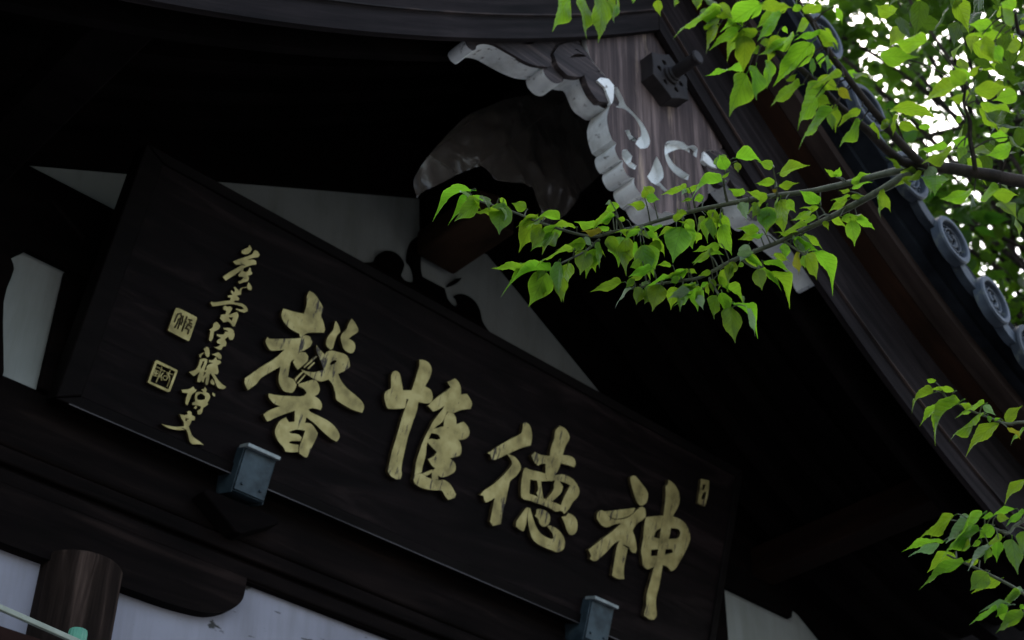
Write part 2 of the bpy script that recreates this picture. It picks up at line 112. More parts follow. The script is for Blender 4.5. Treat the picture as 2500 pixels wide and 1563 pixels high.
  '1597,867,3146,80 1616,934,3163,55 1632,1001,3181,50 1637,1058,3187,46 1630,1100,3185,43 1621,1146,3181,40 1595,1213,3172,36 1577,1245,3156,32 1570,1272,3153,26 1546,1310,3153,22 1526,1344,3154,18 1511,1361,3152,13;1581,1250,3149,26 1587,1241,3118,22 1595,1234,3101,17 1600,1228,3085,13;1627,1127,3178,22 1625,1107,3150,19 1634,1095,3137,14;1602,1196,3166,22 1601,1174,3138,18 1605,1159,3133,13;1594,1216,3170,15 1577,1210,3181,11 1561,1204,3182,8;1589,1225,3166,15 1578,1223,3177,11 1567,1220,3182,8;1601,1198,3174,15 1609,1202,3176,11 1617,1205,3175,8;1555,1296,3153,15 1537,1285,3159,11 1520,1274,3155,8;1568,1275,3153,15 1559,1271,3159,11 1551,1266,3160,8;1538,1324,3154,15 1527,1318,3165,11 1517,1312,3169,8;1529,1339,3154,15 1520,1334,3162,11 1511,1329,3164,8;1529,1339,3154,15 1514,1329,3171,11 1499,1320,3178,8;1511,1361,3152,15 1505,1361,3157,11 1499,1361,3159,8;1582,1237,3160,15 1591,1242,3165,11 1599,1248,3164,8;1620,1150,3181,15 1598,1142,3186,11 1577,1133,3180,8;1616,1160,3179,15 1605,1157,3191,11 1595,1154,3196,8;1622,1141,3182,15 1602,1137,3181,11 1581,1132,3170,8;1625,971,3173,15 1611,974,3176,11 1598,977,3173,8;1628,983,3176,15 1619,985,3178,11 1611,987,3174,8;1628,981,3176,15 1620,983,3178,11 1612,985,3177,8;1637,1050,3186,15 1629,1050,3196,11 1622,1050,3201,8;1636,1064,3187,15 1634,1065,3202,11 1632,1065,3210,8;1636,1041,3186,15 1620,1043,3180,11 1605,1045,3166,8;1597,867,3146,15 1583,870,3142,11 1570,873,3131,8;1597,867,3146,15 1592,855,3139,11 1587,842,3124,8;1633,1009,3182,15 1625,1011,3173,11 1617,1013,3157,8;1633,1006,3182,15 1634,1007,3174,11 1636,1008,3161,8;1631,997,3180,15 1637,998,3174,11 1642,999,3164,8;1634,1075,3186,15 1628,1074,3184,11 1621,1073,3178,8;1626,1117,3164,15 1622,1113,3168,11 1618,1110,3170,8;1624,1131,3183,15 1631,1133,3187,11 1637,1134,3188,8;1605,1159,3133,15 1598,1155,3136,11 1592,1151,3135,8;1585,1232,3163,15 1593,1235,3162,11 1601,1239,3157,8;1543,1316,3154,15 1534,1311,3151,11 1525,1306,3142,8;1560,1288,3153,15 1557,1286,3146,11 1553,1284,3135,8;1522,1349,3154,15 1514,1341,3150,11 1507,1334,3141,8;1567,1276,3153,15 1574,1281,3147,11 1581,1286,3136,8;1570,1271,3153,15 1576,1272,3152,11 1581,1274,3149,8;1585,1243,3124,15 1572,1238,3126,11 1559,1234,3122,8;1560,1288,3153,15 1549,1282,3150,11 1538,1275,3141,8;1551,1302,3153,15 1543,1297,3153,11 1535,1292,3148,8;1567,1277,3153,15 1566,1276,3162,11 1565,1276,3167,8;1584,1245,3132,15 1569,1234,3137,11 1554,1222,3132,8;1566,1279,3153,15 1559,1275,3160,11 1553,1270,3162,8;1583,1247,3138,15 1580,1238,3142,11 1577,1229,3141,8;1544,1313,3153,15 1536,1308,3148,11 1528,1304,3136,8;1532,1334,3154,15 1527,1331,3157,11 1521,1328,3156,8;1559,1290,3153,15 1555,1288,3159,11 1552,1285,3163,8;1517,1354,3153,15 1511,1350,3159,11 1506,1346,3161,8;1582,1247,3139,15 1582,1257,3139,11 1581,1267,3133,8;1584,1233,3162,15 1579,1236,3178,11 1575,1240,3187,8;1581,1238,3160,15 1563,1228,3166,11 1545,1218,3162,8;1590,1238,3111,15 1583,1236,3111,11 1576,1233,3106,8;1593,1235,3104,15 1580,1226,3105,11 1567,1217,3099,8;1600,1228,3086,15 1595,1224,3087,11 1591,1220,3085,8;1599,1229,3088,15 1592,1222,3090,11 1584,1216,3087,8;1600,1228,3085,15 1597,1210,3081,11 1594,1192,3067,8;1584,1245,3131,15 1591,1241,3135,11 1598,1238,3135,8;1634,1095,3137,15 1621,1088,3133,11 1609,1081,3121,8;1633,1096,3139,15 1636,1093,3146,11 1639,1089,3149,8;1634,1095,3137,15 1626,1094,3134,11 1618,1092,3127,8;1604,1162,3134,15 1598,1162,3133,11 1593,1161,3128,8',
  'n,1559,1210,3183,1550,1256,3186,-14,-3,-3;n,1562,1224,3178,1533,1248,3152,-9,-11,0;n,1599,1209,3166,1592,1220,3142,-8,2,3;n,1616,1206,3173,1607,1213,3164,-3,0,3;n,1609,1196,3174,1633,1166,3146,12,9,0;n,1518,1277,3156,1508,1296,3163,-6,-4,1;n,1549,1272,3160,1532,1317,3160,-14,-5,-3;n,1512,1315,3167,1477,1337,3148,-8,-11,2;n,1510,1333,3163,1505,1363,3159,-9,-2,-1;g,1496,1322,3176,1477,1332,3161,-6,-5,4;g,1493,1366,3156,1450,1396,3134,-10,-14,0;g,1568,1270,3139,1538,1290,3122,-7,-11,-1;n,1602,1247,3160,1619,1237,3136,5,9,0;n,1574,1138,3180,1552,1166,3187,-9,-7,1;n,1591,1157,3194,1568,1175,3175,-7,-8,2;n,1578,1134,3169,1559,1149,3161,-5,-7,-1;n,1595,978,3172,1578,985,3169,-2,-5,0;n,1612,985,3174,1620,966,3171,6,2,-1;g,1608,987,3175,1581,1005,3164,-5,-9,-3;n,1627,1004,3189,1601,1027,3168,-9,-9,1;n,1620,1053,3202,1607,1078,3210,-8,-4,-2;n,1627,1068,3207,1595,1089,3179,-8,-13,-1;n,1602,1048,3165,1581,1063,3156,-5,-7,0;n,1611,933,3155,1628,928,3119,5,11,1;n,1620,942,3157,1627,955,3123,-11,-2,-3;n,1574,871,3132,1604,858,3141,3,10,3;n,1585,848,3122,1573,888,3110,-12,-5,-4;n,1623,1011,3159,1664,994,3173,5,14,2;n,1638,1009,3156,1653,1017,3118,-2,13,2;n,1647,999,3163,1684,995,3159,1,11,3;n,1644,1048,3189,1659,1026,3166,10,6,0;n,1632,1053,3179,1647,1057,3173,-1,5,0;n,1615,1077,3175,1573,1106,3155,-8,-14,-4;n,1622,1106,3167,1653,1081,3147,8,11,-1;n,1636,1095,3177,1657,1071,3146,12,7,2;n,1638,1136,3185,1644,1144,3156,-8,4,-1;n,1604,1190,3172,1626,1160,3139,13,9,0;n,1599,1149,3135,1646,1135,3136,4,14,6;n,1603,1239,3154,1615,1239,3131,3,8,1;n,1524,1308,3135,1519,1323,3086,-13,10,4;n,1558,1305,3147,1573,1330,3123,-9,8,2;g,1554,1286,3130,1559,1300,3094,-12,-2,-2;n,1579,1276,3145,1591,1288,3103,-10,9,0;n,1507,1335,3136,1504,1345,3102,-10,3,2;n,1578,1289,3133,1557,1312,3112,-8,-9,-2;g,1576,1277,3146,1540,1301,3125,-7,-13,-3;n,1579,1255,3139,1585,1256,3117,2,7,1;d,1559,1237,3121,1556,1256,3115,-6,-1,-2;n,1536,1277,3140,1523,1287,3128,-5,-2,4;n,1529,1295,3145,1488,1320,3121,-6,-15,-4;n,1559,1279,3164,1513,1300,3140,-6,-16,-3;n,1553,1225,3132,1545,1245,3130,-6,-3,1;n,1555,1270,3162,1571,1266,3162,1,5,-1;n,1581,1229,3139,1608,1232,3124,1,9,4;n,1529,1307,3135,1531,1326,3128,-6,1,2;g,1522,1331,3155,1525,1351,3151,-6,1,0;n,1550,1287,3162,1534,1299,3153,-4,-5,1;n,1505,1347,3159,1496,1359,3143,-6,0,3;n,1580,1269,3131,1575,1280,3117,-5,0,2;n,1571,1242,3185,1548,1259,3168,-7,-8,1;n,1548,1216,3162,1570,1208,3168,3,7,1;n,1576,1235,3100,1573,1248,3058,-14,0,1;n,1571,1219,3095,1602,1236,3070,-1,12,6;n,1592,1221,3077,1603,1232,3016,-18,7,-2;a,1594,1215,3085,1659,1206,3071,5,17,12;g,1596,1191,3060,1609,1188,3013,9,12,2;a,1602,1233,3130,1624,1200,3094,15,8,1;y,1629,1108,3147,1640,1114,3108,4,11,3;n,1611,1079,3114,1626,1069,3067,5,15,-2;a,1648,1088,3146,1711,1085,3122,4,19,9;d,1619,1092,3124,1623,1092,3099,0,8,0;n,1594,1162,3123,1603,1163,3083,-4,12,-1;n,1608,1167,3135,1660,1161,3126,3,13,10;a,1623,1159,3133,1689,1159,3120,2,18,11'),
 ('C',
  '1606,844,3145,90 1593,849,3144,65 1543,844,3143,60 1500,840,3148,56 1447,837,3162,52 1403,833,3177,50 1358,828,3193,47 1316,819,3210,44 1291,818,3218,42 1272,815,3224,40 1247,811,3236,34;1322,820,3207,15 1317,820,3197,11 1311,819,3180,8;1358,828,3193,15 1343,844,3172,11 1327,859,3133,8;1396,832,3179,15 1394,845,3181,11 1392,857,3177,8;1411,834,3174,15 1404,845,3159,11 1396,856,3132,8;1385,831,3183,15 1380,827,3173,11 1375,823,3155,8;1459,837,3159,15 1457,845,3154,11 1454,852,3144,8;1441,836,3164,15 1438,837,3158,11 1436,838,3147,8;1313,819,3211,15 1316,823,3222,11 1319,827,3228,8;1319,820,3209,15 1313,812,3197,11 1308,805,3176,8;1311,819,3212,15 1305,814,3199,11 1300,809,3178,8;1391,832,3181,15 1384,835,3167,11 1377,839,3144,8;1352,827,3195,15 1352,833,3199,11 1352,840,3199,8;1350,826,3196,15 1346,824,3187,11 1342,822,3173,8;1346,825,3198,15 1340,833,3189,11 1333,840,3174,8;1403,833,3177,15 1398,856,3176,11 1393,880,3164,8;1390,831,3181,15 1381,851,3171,11 1373,871,3147,8;1346,825,3198,15 1328,850,3177,11 1310,875,3136,8;1312,819,3211,15 1314,803,3221,11 1317,787,3222,8;1247,811,3236,15 1227,821,3218,11 1207,832,3183,8;1279,816,3222,15 1276,815,3213,11 1272,814,3199,8;1402,833,3177,15 1404,835,3186,11 1406,838,3191,8;1416,834,3172,15 1409,852,3161,11 1402,869,3138,8',
  'n,1313,830,3178,1322,908,3163,-24,2,-6;n,1321,863,3127,1279,891,3086,-11,-17,0;n,1387,864,3168,1352,910,3102,-23,-14,2;n,1391,862,3125,1354,909,3074,-17,-17,-4;d,1368,827,3151,1316,856,3118,-7,-19,-6;n,1451,856,3139,1428,886,3099,-14,-10,1;n,1436,844,3146,1435,884,3144,-12,0,-4;n,1316,829,3225,1300,847,3204,-8,-5,2;n,1304,808,3175,1271,831,3162,-6,-11,-4;n,1302,807,3175,1318,786,3149,9,6,1;y,1379,837,3141,1394,828,3123,4,7,-1;n,1354,842,3198,1368,855,3189,-5,4,-3;n,1342,823,3169,1344,830,3142,-8,-2,-1;n,1333,841,3170,1331,849,3141,-9,-2,0;n,1395,881,3163,1410,888,3156,-1,5,3;n,1375,869,3145,1385,855,3129,2,6,-4;n,1310,873,3136,1310,855,3139,6,0,1;n,1319,786,3219,1332,783,3194,5,7,2;d,1213,830,3184,1255,813,3196,5,13,2;n,1270,813,3199,1252,807,3198,2,-6,1;n,1409,837,3192,1426,829,3201,4,4,-4;n,1403,870,3134,1407,875,3107,-8,3,-1'),
 ('D',
  '1597,851,3146,80 1580,865,3149,75 1557,869,3150,70 1494,871,3161,60 1432,874,3169,54 1397,872,3173,50 1345,875,3187,46 1284,885,3203,42 1252,891,3212,40 1232,896,3210,36 1209,897,3223,26 1185,905,3229,22 1185,904,3229,21 1151,921,3237,20 1114,952,3241,19 1082,988,3240,16 1047,1028,3240,13;1205,898,3224,15 1198,891,3214,11 1192,884,3195,8;1250,892,3212,15 1244,867,3221,11 1237,842,3218,8;1232,896,3210,15 1228,887,3201,11 1225,878,3185,8;1220,896,3217,15 1216,900,3212,11 1212,904,3202,8;1240,894,3211,15 1240,891,3207,11 1240,889,3200,8;1242,894,3211,15 1242,890,3205,11 1242,887,3196,8;1283,885,3204,15 1283,900,3198,11 1283,915,3184,8;1281,885,3204,15 1277,898,3188,11 1274,910,3159,8;1283,885,3204,15 1279,891,3189,11 1275,897,3163,8;1305,881,3198,15 1307,889,3201,11 1308,896,3199,8;1316,880,3195,15 1315,865,3209,11 1315,850,3214,8;1276,886,3206,15 1271,861,3216,11 1267,835,3214,8;1270,888,3207,15 1268,867,3221,11 1266,847,3224,8;1297,883,3200,15 1300,874,3221,11 1303,865,3234,8;1267,888,3208,15 1264,868,3219,11 1262,848,3221,8;1271,888,3207,15 1266,879,3199,11 1261,871,3183,8;1089,980,3240,15 1096,985,3246,11 1102,991,3248,8;1087,983,3240,15 1095,990,3239,11 1103,997,3231,8;1103,964,3241,15 1097,959,3227,11 1090,953,3205,8;1170,912,3233,15 1166,906,3230,11 1162,900,3223,8',
  'n,1188,886,3192,1159,903,3168,-6,-11,0;n,1235,851,3216,1221,914,3205,-20,-4,0;n,1223,884,3183,1212,929,3170,-13,-5,-5;n,1210,907,3195,1195,926,3148,-13,-10,0;n,1241,894,3197,1251,933,3181,-12,0,-6;n,1246,891,3191,1275,920,3158,-13,9,-4;n,1281,923,3185,1268,982,3191,-16,-3,-9;n,1273,915,3151,1265,951,3092,-21,-1,2;n,1275,898,3155,1276,910,3098,-18,-1,0;n,1310,898,3194,1318,912,3155,-13,0,-3;n,1310,854,3208,1273,888,3168,-12,-16,-2;n,1263,839,3207,1235,867,3156,-15,-13,1;d,1264,850,3221,1250,873,3196,-10,-5,2;n,1305,865,3233,1316,865,3229,0,4,0;n,1173,907,3222,1180,917,3215,-3,3,1;n,1262,845,3220,1268,823,3216,7,2,-1;n,1261,870,3180,1263,864,3161,-2,6,-2;d,1281,891,3194,1270,899,3181,-5,-3,2;n,1048,1034,3229,1037,1060,3176,-17,-8,0;n,1059,1016,3224,1069,1027,3159,-19,-6,-4;n,1073,997,3225,1089,1016,3160,-21,-1,-5;n,1102,993,3242,1102,1010,3201,-13,-3,-1;n,1105,1000,3230,1115,1017,3224,-5,1,-4;n,1091,954,3204,1092,957,3193,-4,0,-1;n,1155,931,3235,1155,938,3218,-6,-1,-1;n,1162,901,3219,1162,904,3191,-6,6,1;n,1202,897,3210,1138,937,3164,-9,-24,-9'),
 ('M',
  '2239,504,3050,250 2018,606,3146,160 1796,708,3122,130 1725,761,3134,100 1683,793,3142,95 1627,836,3149,90 1608,856,3147,88 1596,865,3148,80;1666,805,3145,40 1583,764,3127,34 1543,737,3124,30 1506,723,3121,24 1477,701,3119,16;2239,504,3350,100 1978,599,3323,64 1717,693,3176,50 1611,649,3182,44 1522,623,3190,36 1499,621,3180,30 1471,607,3186,20;1489,710,3120,15 1489,710,3131,11 1488,710,3137,8;1477,701,3119,15 1466,694,3112,11 1455,687,3096,8;1481,705,3119,15 1483,702,3131,11 1484,699,3138,8;1477,701,3119,15 1477,698,3113,11 1477,696,3102,8;1517,727,3122,15 1518,722,3135,11 1519,717,3142,8;1482,612,3183,15 1476,625,3184,11 1469,637,3178,8;1493,618,3181,15 1489,625,3179,11 1484,633,3173,8;1471,607,3186,15 1460,601,3177,11 1448,596,3161,8;1476,609,3184,15 1478,607,3193,11 1480,605,3198,8;1477,701,3119,15 1441,702,3145,11 1406,702,3153,8;1477,701,3119,15 1417,731,3143,11 1358,761,3134,8;1596,865,3148,15 1550,851,3182,11 1504,837,3190,8;1596,865,3148,15 1572,858,3181,11 1548,852,3197,8;1607,776,3132,15 1619,750,3142,11 1630,725,3138,8;1697,782,3139,15 1681,760,3152,11 1666,737,3151,8;1574,758,3126,15 1569,767,3120,11 1563,776,3107,8;1566,752,3126,15 1563,757,3117,11 1561,762,3101,8;1515,726,3122,15 1518,717,3126,11 1522,707,3125,8;1669,803,3143,15 1673,811,3135,11 1677,819,3119,8;1697,782,3139,15 1696,784,3132,11 1696,786,3119,8;1615,849,3148,15 1610,843,3139,11 1605,837,3124,8;1512,622,3186,15 1515,624,3181,11 1518,626,3173,8;1471,607,3186,15 1456,626,3175,11 1442,645,3150,8;1598,645,3184,15 1592,661,3177,11 1586,677,3160,8;1613,779,3133,15 1605,791,3143,11 1598,803,3145,8;1537,735,3123,15 1534,743,3127,11 1530,751,3126,8;1480,611,3184,15 1468,626,3168,11 1456,641,3137,8;1614,849,3148,15 1603,840,3179,11 1591,831,3196,8',
  'n,1481,715,3132,1430,750,3094,-13,-18,0;n,1450,688,3096,1413,690,3100,0,-11,5;n,1478,696,3127,1447,696,3131,0,-10,1;n,1484,696,3139,1486,677,3147,6,0,-1;n,1479,689,3100,1494,645,3086,14,5,-2;n,1515,719,3140,1486,735,3126,-6,-9,1;n,1467,640,3180,1451,666,3193,-5,-6,6;n,1482,638,3176,1468,679,3194,-14,-4,-3;n,1445,598,3156,1420,609,3123,-11,-2,8;n,1475,606,3197,1441,613,3189,-3,-10,5;d,1399,706,3151,1351,733,3137,-9,-15,-1;d,1361,754,3131,1383,710,3111,15,8,-1;d,1514,833,3193,1584,800,3211,8,22,8;d,1551,849,3195,1571,829,3184,6,7,-2;n,1597,769,3139,1562,784,3129,-5,-10,4;n,1629,728,3140,1619,753,3153,-8,-4,2;n,1661,741,3148,1628,764,3126,-10,-9,5;n,1557,781,3103,1517,812,3078,-11,-14,0;g,1560,763,3098,1553,770,3075,-5,5,3;n,1529,705,3124,1580,686,3119,6,14,8;n,1671,822,3116,1627,849,3093,-9,-15,0;n,1691,789,3115,1654,812,3087,-10,-12,2;n,1602,836,3117,1576,828,3065,-11,16,3;n,1515,628,3171,1492,644,3156,-7,-5,5;n,1443,645,3144,1455,644,3101,7,12,2;n,1585,681,3161,1579,713,3168,-7,-3,9;n,1592,806,3144,1548,830,3138,-7,-13,-5;n,1530,750,3124,1530,738,3116,3,3,-4;n,1457,641,3133,1467,638,3105,-2,10,-2;n,1588,830,3196,1568,817,3190,5,-7,-1'),
 ('F',
  '2239,504,2750,100 2161,716,2905,64 2083,928,2940,50 2018,985,2943,26 2001,1004,2940,24 1979,1010,2938,22 1958,1013,2937,20 1923,1023,2942,18 1895,1028,2947,16 1881,1036,2951,12;1881,1036,2951,15 1863,1034,2953,11 1845,1032,2946,8;1881,1036,2951,15 1862,1032,2960,11 1843,1028,2959,8;1885,1033,2950,15 1878,1022,2953,11 1871,1011,2949,8;1949,1016,2938,15 1949,1010,2952,11 1948,1005,2959,8;1903,1026,2945,15 1899,1015,2940,11 1896,1003,2927,8;1942,1018,2939,15 1940,1011,2939,11 1937,1005,2934,8;1972,1011,2937,15 1971,1004,2937,11 1970,996,2933,8;1941,1018,2939,15 1941,1014,2948,11 1941,1011,2954,8;1972,1011,2937,15 1970,1000,2930,11 1969,990,2915,8;1945,1017,2939,15 1942,1009,2937,11 1939,1002,2931,8',
  'a,1839,1036,2943,1799,1065,2923,-10,-13,1;n,1840,1029,2959,1822,1032,2960,-1,-6,0;n,1869,1016,2951,1855,1050,2965,-11,-4,-1;n,1890,1041,2955,1897,1104,2942,-18,0,-8;a,1888,1022,2941,1840,1070,2888,-19,-18,0;n,1942,1009,2955,1898,1040,2926,-11,-16,-1;g,1894,1005,2928,1885,1020,2936,-4,-4,2;n,1929,1010,2928,1871,1046,2880,-13,-22,-1;n,1970,1006,2930,1970,1077,2911,-22,-1,-5;g,1942,1009,2951,1953,995,2933,4,6,-2;n,1997,1004,2946,2013,980,2972,11,2,-5;n,2019,988,2932,1999,1011,2907,-9,-8,0;y,1973,989,2915,2003,987,2910,1,8,4;n,1940,1002,2929,1942,1003,2916,-4,2,0;n,1968,1008,2936,1970,998,2937,2,0,-2'),
 ('H',
  '2239,504,2350,100 2186,770,2561,64 2132,1035,2652,50 2062,1066,2686,28 2033,1071,2691,26 2005,1076,2695,24 1982,1086,2705,22 1945,1096,2713,18 1926,1106,2721,13;1938,1100,2716,15 1942,1101,2726,11 1946,1103,2731,8;1978,1088,2706,15 1979,1086,2716,11 1980,1084,2721,8;1959,1092,2710,15 1954,1068,2721,11 1948,1044,2720,8;1986,1085,2704,15 1980,1077,2702,11 1975,1069,2695,8;2045,1069,2689,15 2043,1063,2685,11 2041,1058,2678,8',
  'n,1946,1110,2730,1950,1161,2719,-16,2,5;d,1942,1094,2707,1888,1148,2668,-19,-19,1;n,1978,1087,2722,1970,1107,2724,-6,-3,3;g,1943,1047,2715,1909,1074,2676,-13,-12,3;n,1971,1072,2691,1945,1095,2658,-9,6,11;d,2013,1076,2698,2008,1126,2692,-15,-1,2;g,2044,1059,2683,2014,1076,2662,-8,-8,5;n,2036,1060,2675,2002,1079,2659,-8,-9,5'),
 ('H2',
  '2239,504,2500,100 2153,741,2720,64 2067,978,2821,50 2023,1022,2783,30 2008,1031,2771,26 1988,1035,2752,22 1959,1042,2755,18 1933,1056,2747,13;1933,1056,2747,15 1904,1053,2754,11 1875,1050,2748,8;1933,1056,2747,15 1916,1074,2761,11 1899,1092,2763,8;1933,1056,2747,15 1928,1053,2757,11 1923,1050,2763,8;1947,1048,2751,15 1939,1041,2763,11 1932,1033,2768,8;1934,1056,2747,15 1931,1049,2745,11 1928,1043,2739,8;1933,1056,2747,15 1924,1060,2742,11 1914,1064,2731,8;1933,1056,2747,15 1912,1069,2741,11 1892,1082,2722,8;1933,1056,2747,15 1922,1080,2747,11 1912,1104,2735,8;1950,1047,2752,15 1946,1038,2752,11 1942,1029,2746,8;1994,1034,2758,15 1997,1041,2758,11 1999,1047,2755,8;1940,1052,2749,15 1943,1049,2739,11 1946,1047,2721,8;1965,1040,2754,15 1964,1039,2746,11 1962,1038,2733,8;1975,1038,2753,15 1972,1028,2747,11 1968,1018,2735,8;1939,1053,2749,15 1943,1056,2742,11 1947,1058,2731,8;2020,1023,2781,15 2013,1021,2791,11 2005,1019,2796,8;2045,1000,2802,15 2025,996,2828,11 2004,992,2841,8;2025,1019,2785,15 2017,1013,2789,11 2009,1006,2788,8;1959,1042,2755,15 1954,1036,2762,11 1950,1029,2764,8;2006,1031,2769,15 2008,1024,2767,11 2010,1017,2761,8;1948,1048,2751,15 1939,1034,2757,11 1931,1020,2755,8',
  'g,1869,1056,2743,1829,1099,2707,-16,-13,2;n,1900,1096,2761,1910,1124,2749,-9,2,-3;g,1918,1054,2757,1882,1085,2716,-16,-8,7;n,1923,1040,2758,1860,1086,2682,-24,-23,5;n,1921,1047,2735,1873,1075,2705,-11,-16,3;n,1914,1065,2728,1915,1076,2708,-5,5,3;n,1890,1091,2723,1874,1154,2730,-19,-4,-3;g,1911,1112,2735,1907,1165,2733,-16,-1,-3;n,1942,1033,2745,1942,1061,2735,-6,3,8;n,1995,1050,2752,1966,1069,2733,-8,-8,5;n,1946,1048,2718,1944,1061,2694,-8,1,1;n,1965,1041,2730,1984,1061,2711,-8,6,-2;n,1968,1019,2726,1968,1023,2668,-18,5,1;n,1945,1059,2729,1929,1068,2721,-4,-4,3;n,2004,1025,2797,1994,1064,2799,-12,-3,-2;n,2006,999,2839,2015,1050,2826,-16,2,-5;n,2005,1010,2785,1978,1035,2763,-10,-9,2;d,1951,1027,2763,1957,1009,2755,2,3,-6;n,2010,1019,2756,2013,1034,2720,-12,2,0;g,1928,1022,2754,1910,1034,2750,-4,-5,2'),
 ('H3',
  '2239,504,2250,100 2183,766,2517,64 2126,1028,2665,40 2056,1070,2654,22 2044,1082,2653,18 2021,1087,2652,12;2025,1086,2652,15 2022,1074,2656,11 2019,1062,2653,8;2021,1087,2652,15 2009,1075,2654,11 1998,1062,2647,8;2021,1087,2652,15 2006,1080,2651,11 1992,1073,2642,8;2054,1072,2653,15 2044,1063,2651,11 2035,1054,2641,8;2052,1074,2653,15 2042,1064,2657,11 2032,1053,2654,8',
  'g,2017,1068,2654,2002,1114,2660,-14,-5,-1;n,1998,1066,2646,2001,1087,2634,-6,3,4;n,1986,1077,2638,1942,1102,2610,-10,-15,2;n,2026,1088,2653,2030,1089,2633,-3,7,0;n,2029,1058,2637,1986,1089,2606,-13,-12,7;n,2034,1055,2654,2042,1067,2654,-3,2,3'),
]
CAM_ROT = [[0.730712, -0.410563, -0.545434], [-0.682581, -0.425338, -0.594282], [0.011996, 0.806552, -0.591041]]
POST_XYZ = (1.148,2.359,2.737)
BAR_DIR = (0.9854,0.1701)

# ------------------------------------------------------------------ camera, sky, sun, exposure
cam = bpy.data.cameras.new('camera')
cam.sensor_width = 36.0
cam.lens = 54.55
cam.clip_start = 0.05
cam.clip_end = 2000.0
cam.dof.use_dof = True
cam.dof.focus_distance = 2.95
cam.dof.aperture_fstop = 6.3
cam.dof.aperture_blades = 7
co = bpy.data.objects.new('camera', cam)
COL.objects.link(co)
m = Matrix([CAM_ROT[i] for i in range(3)]).to_4x4()
m.translation = Vector((0, 0, 1.6))
co.matrix_world = m
SC.camera = co

SUN_EL, SUN_AZ = math.radians(52), math.radians(48)      # azimuth from +Y (north) clockwise
w = bpy.data.worlds.new('World')
SC.world = w
w.use_nodes = True
nt = w.node_tree
nt.nodes.clear()
sky = nt.nodes.new('ShaderNodeTexSky')
sky.sky_type = 'NISHITA'
sky.sun_disc = False
sky.sun_elevation = SUN_EL
sky.sun_rotation = SUN_AZ
sky.dust_density = 2.5
sky.air_density = 1.2
hs = nt.nodes.new('ShaderNodeHueSaturation')
hs.inputs['Saturation'].default_value = 0.72
bg = nt.nodes.new('ShaderNodeBackground')
bg.inputs['Strength'].default_value = 0.15
wo = nt.nodes.new('ShaderNodeOutputWorld')
nt.links.new(sky.outputs[0], hs.inputs['Color'])
nt.links.new(hs.outputs[0], bg.inputs['Color'])
nt.links.new(bg.outputs[0], wo.inputs['Surface'])

sl = bpy.data.lights.new('sun', 'SUN')
sl.energy = 0.5
sl.angle = math.radians(14)
sl.color = (1.0, 0.95, 0.88)
so = bpy.data.objects.new('sun', sl)
COL.objects.link(so)
sd = Vector((math.sin(SUN_AZ) * math.cos(SUN_EL), math.cos(SUN_AZ) * math.cos(SUN_EL), math.sin(SUN_EL)))
so.rotation_euler = sd.to_track_quat('Z', 'Y').to_euler()

SC.view_settings.view_transform = 'Standard'
SC.view_settings.look = 'None'
SC.view_settings.gamma = 1.0
SC.view_settings.exposure = 1.7
SC.view_settings.use_curve_mapping = False
SC.render.engine = 'CYCLES'
SC.cycles.max_bounces = 8
SC.cycles.transparent_max_bounces = 12
SC.cycles.use_denoising = True

# ------------------------------------------------------------------ helpers
def mat(name):
    mt = bpy.data.materials.new(name)
    mt.use_nodes = True
    n = mt.node_tree
    n.nodes.clear()
    o = n.nodes.new('ShaderNodeOutputMaterial')
    b = n.nodes.new('ShaderNodeBsdfPrincipled')
    n.links.new(b.outputs[0], o.inputs[0])
    return mt, n, b, o

def N(n, t, **kw):
    x = n.nodes.new(t)
    for k, v in kw.items():
        if hasattr(x, k):
            setattr(x, k, v)
        else:
            x.inputs[k].default_value = v
    return x

def ramp(n, src, stops):
    r = n.nodes.new('ShaderNodeValToRGB')
    e = r.color_ramp.elements
    while len(e) < len(stops):
        e.new(0.5)
    for i, (p, c) in enumerate(stops):
        e[i].position = p
        e[i].color = (c[0], c[1], c[2], 1)
    n.links.new(src, r.inputs[0])
    return r.outputs[0]

def stretched(n, scale, coord='Object'):
    tc = n.nodes.new('ShaderNodeTexCoord')
    mp = n.nodes.new('ShaderNodeMapping')
    mp.inputs['Scale'].default_value = scale
    n.links.new(tc.outputs[coord], mp.inputs[0])
    return mp.outputs[0]

def mixc(n, fac, a, b, mode='MIX'):
    x = n.nodes.new('ShaderNodeMix')
    x.data_type = 'RGBA'
    x.blend_type = mode
    for s, v in ((0, fac), (6, a), (7, b)):
        if hasattr(v, 'is_output') or hasattr(v, 'links'):
            n.links.new(v, x.inputs[s])
        elif s == 0:
            x.inputs[0].default_value = v
        else:
            x.inputs[s].default_value = (v[0], v[1], v[2], 1)
    return x.outputs[2]

def bump(n, b, h, strength, dist=0.01):
    bp = n.nodes.new('ShaderNodeBump')
    bp.inputs['Strength'].default_value = strength
    bp.inputs['Distance'].default_value = dist
    n.links.new(h, bp.inputs['Height'])
    n.links.new(bp.outputs[0], b.inputs['Normal'])

